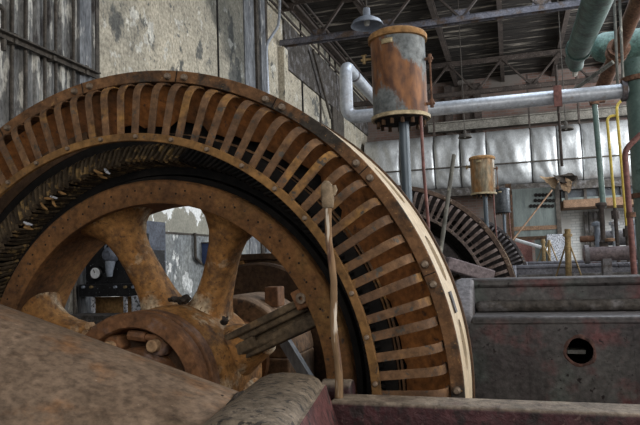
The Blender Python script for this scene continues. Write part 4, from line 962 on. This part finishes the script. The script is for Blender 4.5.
# switchboard
Y = 23.0; xa, xb = at(513, 210, Y).x, at(556, 210, Y).x; zt, zb = at(535, 188, Y).z, at(535, 237, Y).z
t = thing('switchboard', 'large grey-green switchboard panel with rows of dark round holes', 'switchboard', ((xa+xb)/2, Y, 0))
MB().box((xa, Y, zb), (xb, Y+.1, zt)).build('panel', 'board', t, bevel=.01)
MB().box((xa-.22, Y-.05, 0), (xa-.02, Y+.15, zt+.2)).build('frame_post', 'dark_rust', t)
MB().box((xb, Y-.05, 0), (xb+.14, Y+.15, zt+.2)).build('frame_post', 'dark_trim', t)
z_ = at(535, 228, Y).z; MB().box((xa, Y-.03, z_-.07), (xb, Y, z_+.07)).build('stripe_bar', 'brown', t)
z_ = at(535, 238, Y).z; MB().box((xa, Y-.05, z_-.06), (xb, Y+.05, z_+.06)).build('sill_bar', 'dark_rust', t)
for j, (py, n0, px0) in enumerate(((195, 5, 536), (200.5, 6, 535.5), (206, 7, 531))):
    for i in range(n0):
        p = at(px0+3.6*i, py, Y)
        MB().lathe([(.0, -.045), (.05, -.045), (.062, -.03), (.062, 0), (0, 0)], (p.x, Y, p.z), n=14, closed=False).build('socket_cup', 'black', t)
MB().box((xa+.05, Y-.02, 0), (xa+.55, Y+.05, zb-.1)).build('base_panel', 'redpipe', t)
MB().box((xa+.65, Y-.02, 0), (xb-.05, Y+.05, zb-.1)).build('base_panel', 'board', t)
p = at(550, 243, 22.5)
tag(MB().box((p.x-.1, 22.4, 0), (p.x+.55, 22.8, p.z+.28)).build('white_cabinet', 'white_cab', bevel=.02) if 'white_cab' in MT else MB().box((p.x-.1, 22.4, 0), (p.x+.55, 22.8, p.z+.28)).build('white_cabinet', 'greywhite', bevel=.02), 'pale cabinet below the right end of the switchboard', 'cabinet')
# torn canvas over its top right corner
Y = 22.4
t = thing('torn_lagging', 'torn brown lagging hanging off the foil duct above the switchboard', 'lagging', tuple(at(562, 182, Y)))
def scrap(name, pp, dpt, material, amp):
    q3 = [at(x_, y_, Y+dpt*math.sin(i*2.1+pp[0][0])) for i, (x_, y_) in enumerate(pp)]
    MB().prism(q3, (0, .04, 0)).build(name, material, t, sub=2, wobble=amp, wscale=4)
scrap('canvas_flap', [(539, 176), (549, 177.5), (560, 176), (559, 181), (555, 189), (551, 187.5), (547, 182)], .25, 'canvas_tan', .05)
scrap('canvas_fold', [(552, 174.5), (563, 175), (571, 173.5), (577, 176), (575, 181), (567, 183), (556, 181)], .35, 'crust', .09)
scrap('hanging_strip', [(560, 178), (566, 177), (573, 181), (571, 187), (567, 193), (564, 190), (561, 186)], .3, 'canvas', .07)
scrap('hanging_strip', [(574, 180), (577, 182), (576, 187), (573, 186)], .1, 'pale', .03)
pa, pb_ = at(516, 236, 20.5), at(552, 190, 21.5)
tag(MB().tube([pa+(pa-pb_)*(pa.z/(pb_.z-pa.z)*.98), pb_], .026, 8).build('brown_pole', 'brown'), 'thin brown pole slanting up in front of the switchboard', 'pole')
tag(MB().tube([at(516, 240, 19.5), at(547, 249, 18.8)], .05, 8).build('white_pole', 'white'), 'thin white pole lying slantwise at the foot of the switchboard', 'pole')
# stands with guy rods on the beds
def stand(px, pyt, pyb, Y, r, label):
    a_, b_ = at(px, pyt, Y), at(px+1, pyb, Y)
    t = thing('pipe_stand', label, 'stand', tuple(b_), 'guyed pipe stands')
    MB().tube([b_-Vector((0, 0, .1)), a_], r, 14).build('upright', 'brass', t)
    MB().tube([a_+(b_-a_)*.10, a_+(b_-a_)*.16], r*1.5, 14).build('collar', 'brass', t)
    for s_ in (-1, 1):
        MB().tube([a_+(b_-a_)*.2, b_+Vector((s_*r*4.2, -.1*s_, -.05))], r*.28, 8).build('guy_rod', 'brass', t)
stand(567.5, 229, 277, 10.75, .047, 'brassy upright pipe on the middle bed braced by two thin rods')
stand(543, 239, 262, 17.36, .045, 'smaller pipe stand with slanted rods farther back, left of the brassy upright')
t = thing('small_derrick', 'small ochre braced stand close behind the smaller pipe stand', 'stand', tuple(at(548, 262, 17.4)), 'guyed pipe stands')
b_, a_ = at(549.5, 262, 17.4), at(549, 240, 17.4)
MB().tube([b_, a_], .035, 10).build('upright', 'brass', t)
for s_ in (-1, 1): MB().tube([a_, b_+Vector((s_*.2, 0, 0))], .018, 6).build('guy_rod', 'brass', t)

# ------------------------------------------------------------------ pendant lamps
def make_lamp(px, py, Y, label, material):
    p = at(px, py, Y)
    root = thing('pendant_lamp', label, 'lamp', (p.x, Y, p.z), 'pendant shade lamps')
    MB().lathe([(.172, 0), (.176, .006), (.150, .05), (.095, .085), (.05, .10), (.046, .105), (.03, .10), (.09, .078), (.145, .044)], (p.x, Y, p.z), 'Z', 40).build('shade', material, root)
    MB().lathe([(.0, .20), (.034, .195), (.040, .17), (.04, .10), (.055, .085)], (p.x, Y, p.z), 'Z', 24, closed=False).build('socket', material, root)
    MB().lathe([(0, .0), (.024, .006), (.034, .035), (.03, .06), (.016, .09)], (p.x, Y, p.z), 'Z', 18, closed=False).build('bulb', 'lamp_glass', root)
    MB().tube([(p.x, Y, p.z+.19), (p.x, Y, ZR)], .010, 8).build('drop_rod', 'dark_trim', root)
    return root
MT['lamp_glass'] = mat('frosted_glass', (.55, .53, .48), (.6, .58, .52), 5, rough=.3, bump=0, grit=.3)
make_lamp(367, 26, 6.6, 'blue-grey enamel pendant shade hanging above the largest oil tank', 'lamp')
l2 = make_lamp(566, 130, 15.5, 'dark pendant shade hanging in front of the foil duct at right', 'dark_trim')
make_lamp(465, 138, 16.5, 'dark pendant shade under the wide girder, above the tan tank', 'dark_trim')

# ------------------------------------------------------------------ light
wd = bpy.data.worlds.new('world'); sc.world = wd; wd.use_nodes = True
bg = wd.node_tree.nodes['Background']; bg.inputs[0].default_value = (.86, .93, 1.0, 1); bg.inputs[1].default_value = .62
def area(name, loc, target, sx, sy, power, color):
    l = bpy.data.lights.new(name, 'AREA'); l.shape = 'RECTANGLE'; l.size = sx; l.size_y = sy; l.energy = power; l.color = color
    o = bpy.data.objects.new(name, l); COL.objects.link(o); o.location = loc
    o.rotation_euler = (Vector(target)-Vector(loc)).to_track_quat('-Z', 'Y').to_euler(); return o
area('window_light_side', (8.2, 5.5, 5.0), (-2, 5, 1.5), 8, 4, 640, (1, .96, .9))
area('rear_fill_light', (1.5, -3.8, 4.6), (-1.5, 4, 1.2), 7, 3.5, 225, (1, .91, .80))  # added fill from behind the camera, no window built there
area('roof_skylight', (1.5, 10.5, 8.5), (1.5, 10.5, 0), 3.5, 8, 420, (.78, .88, 1))
area('window_light_far', (8.2, 20.0, 6.0), (0, 22, 3.5), 8, 4, 1500, (.93, .97, 1))
sc.view_settings.view_transform = 'Standard'; sc.view_settings.look = 'None'; sc.view_settings.exposure = 0; sc.view_settings.gamma = 1
sc.view_settings.use_curve_mapping = False
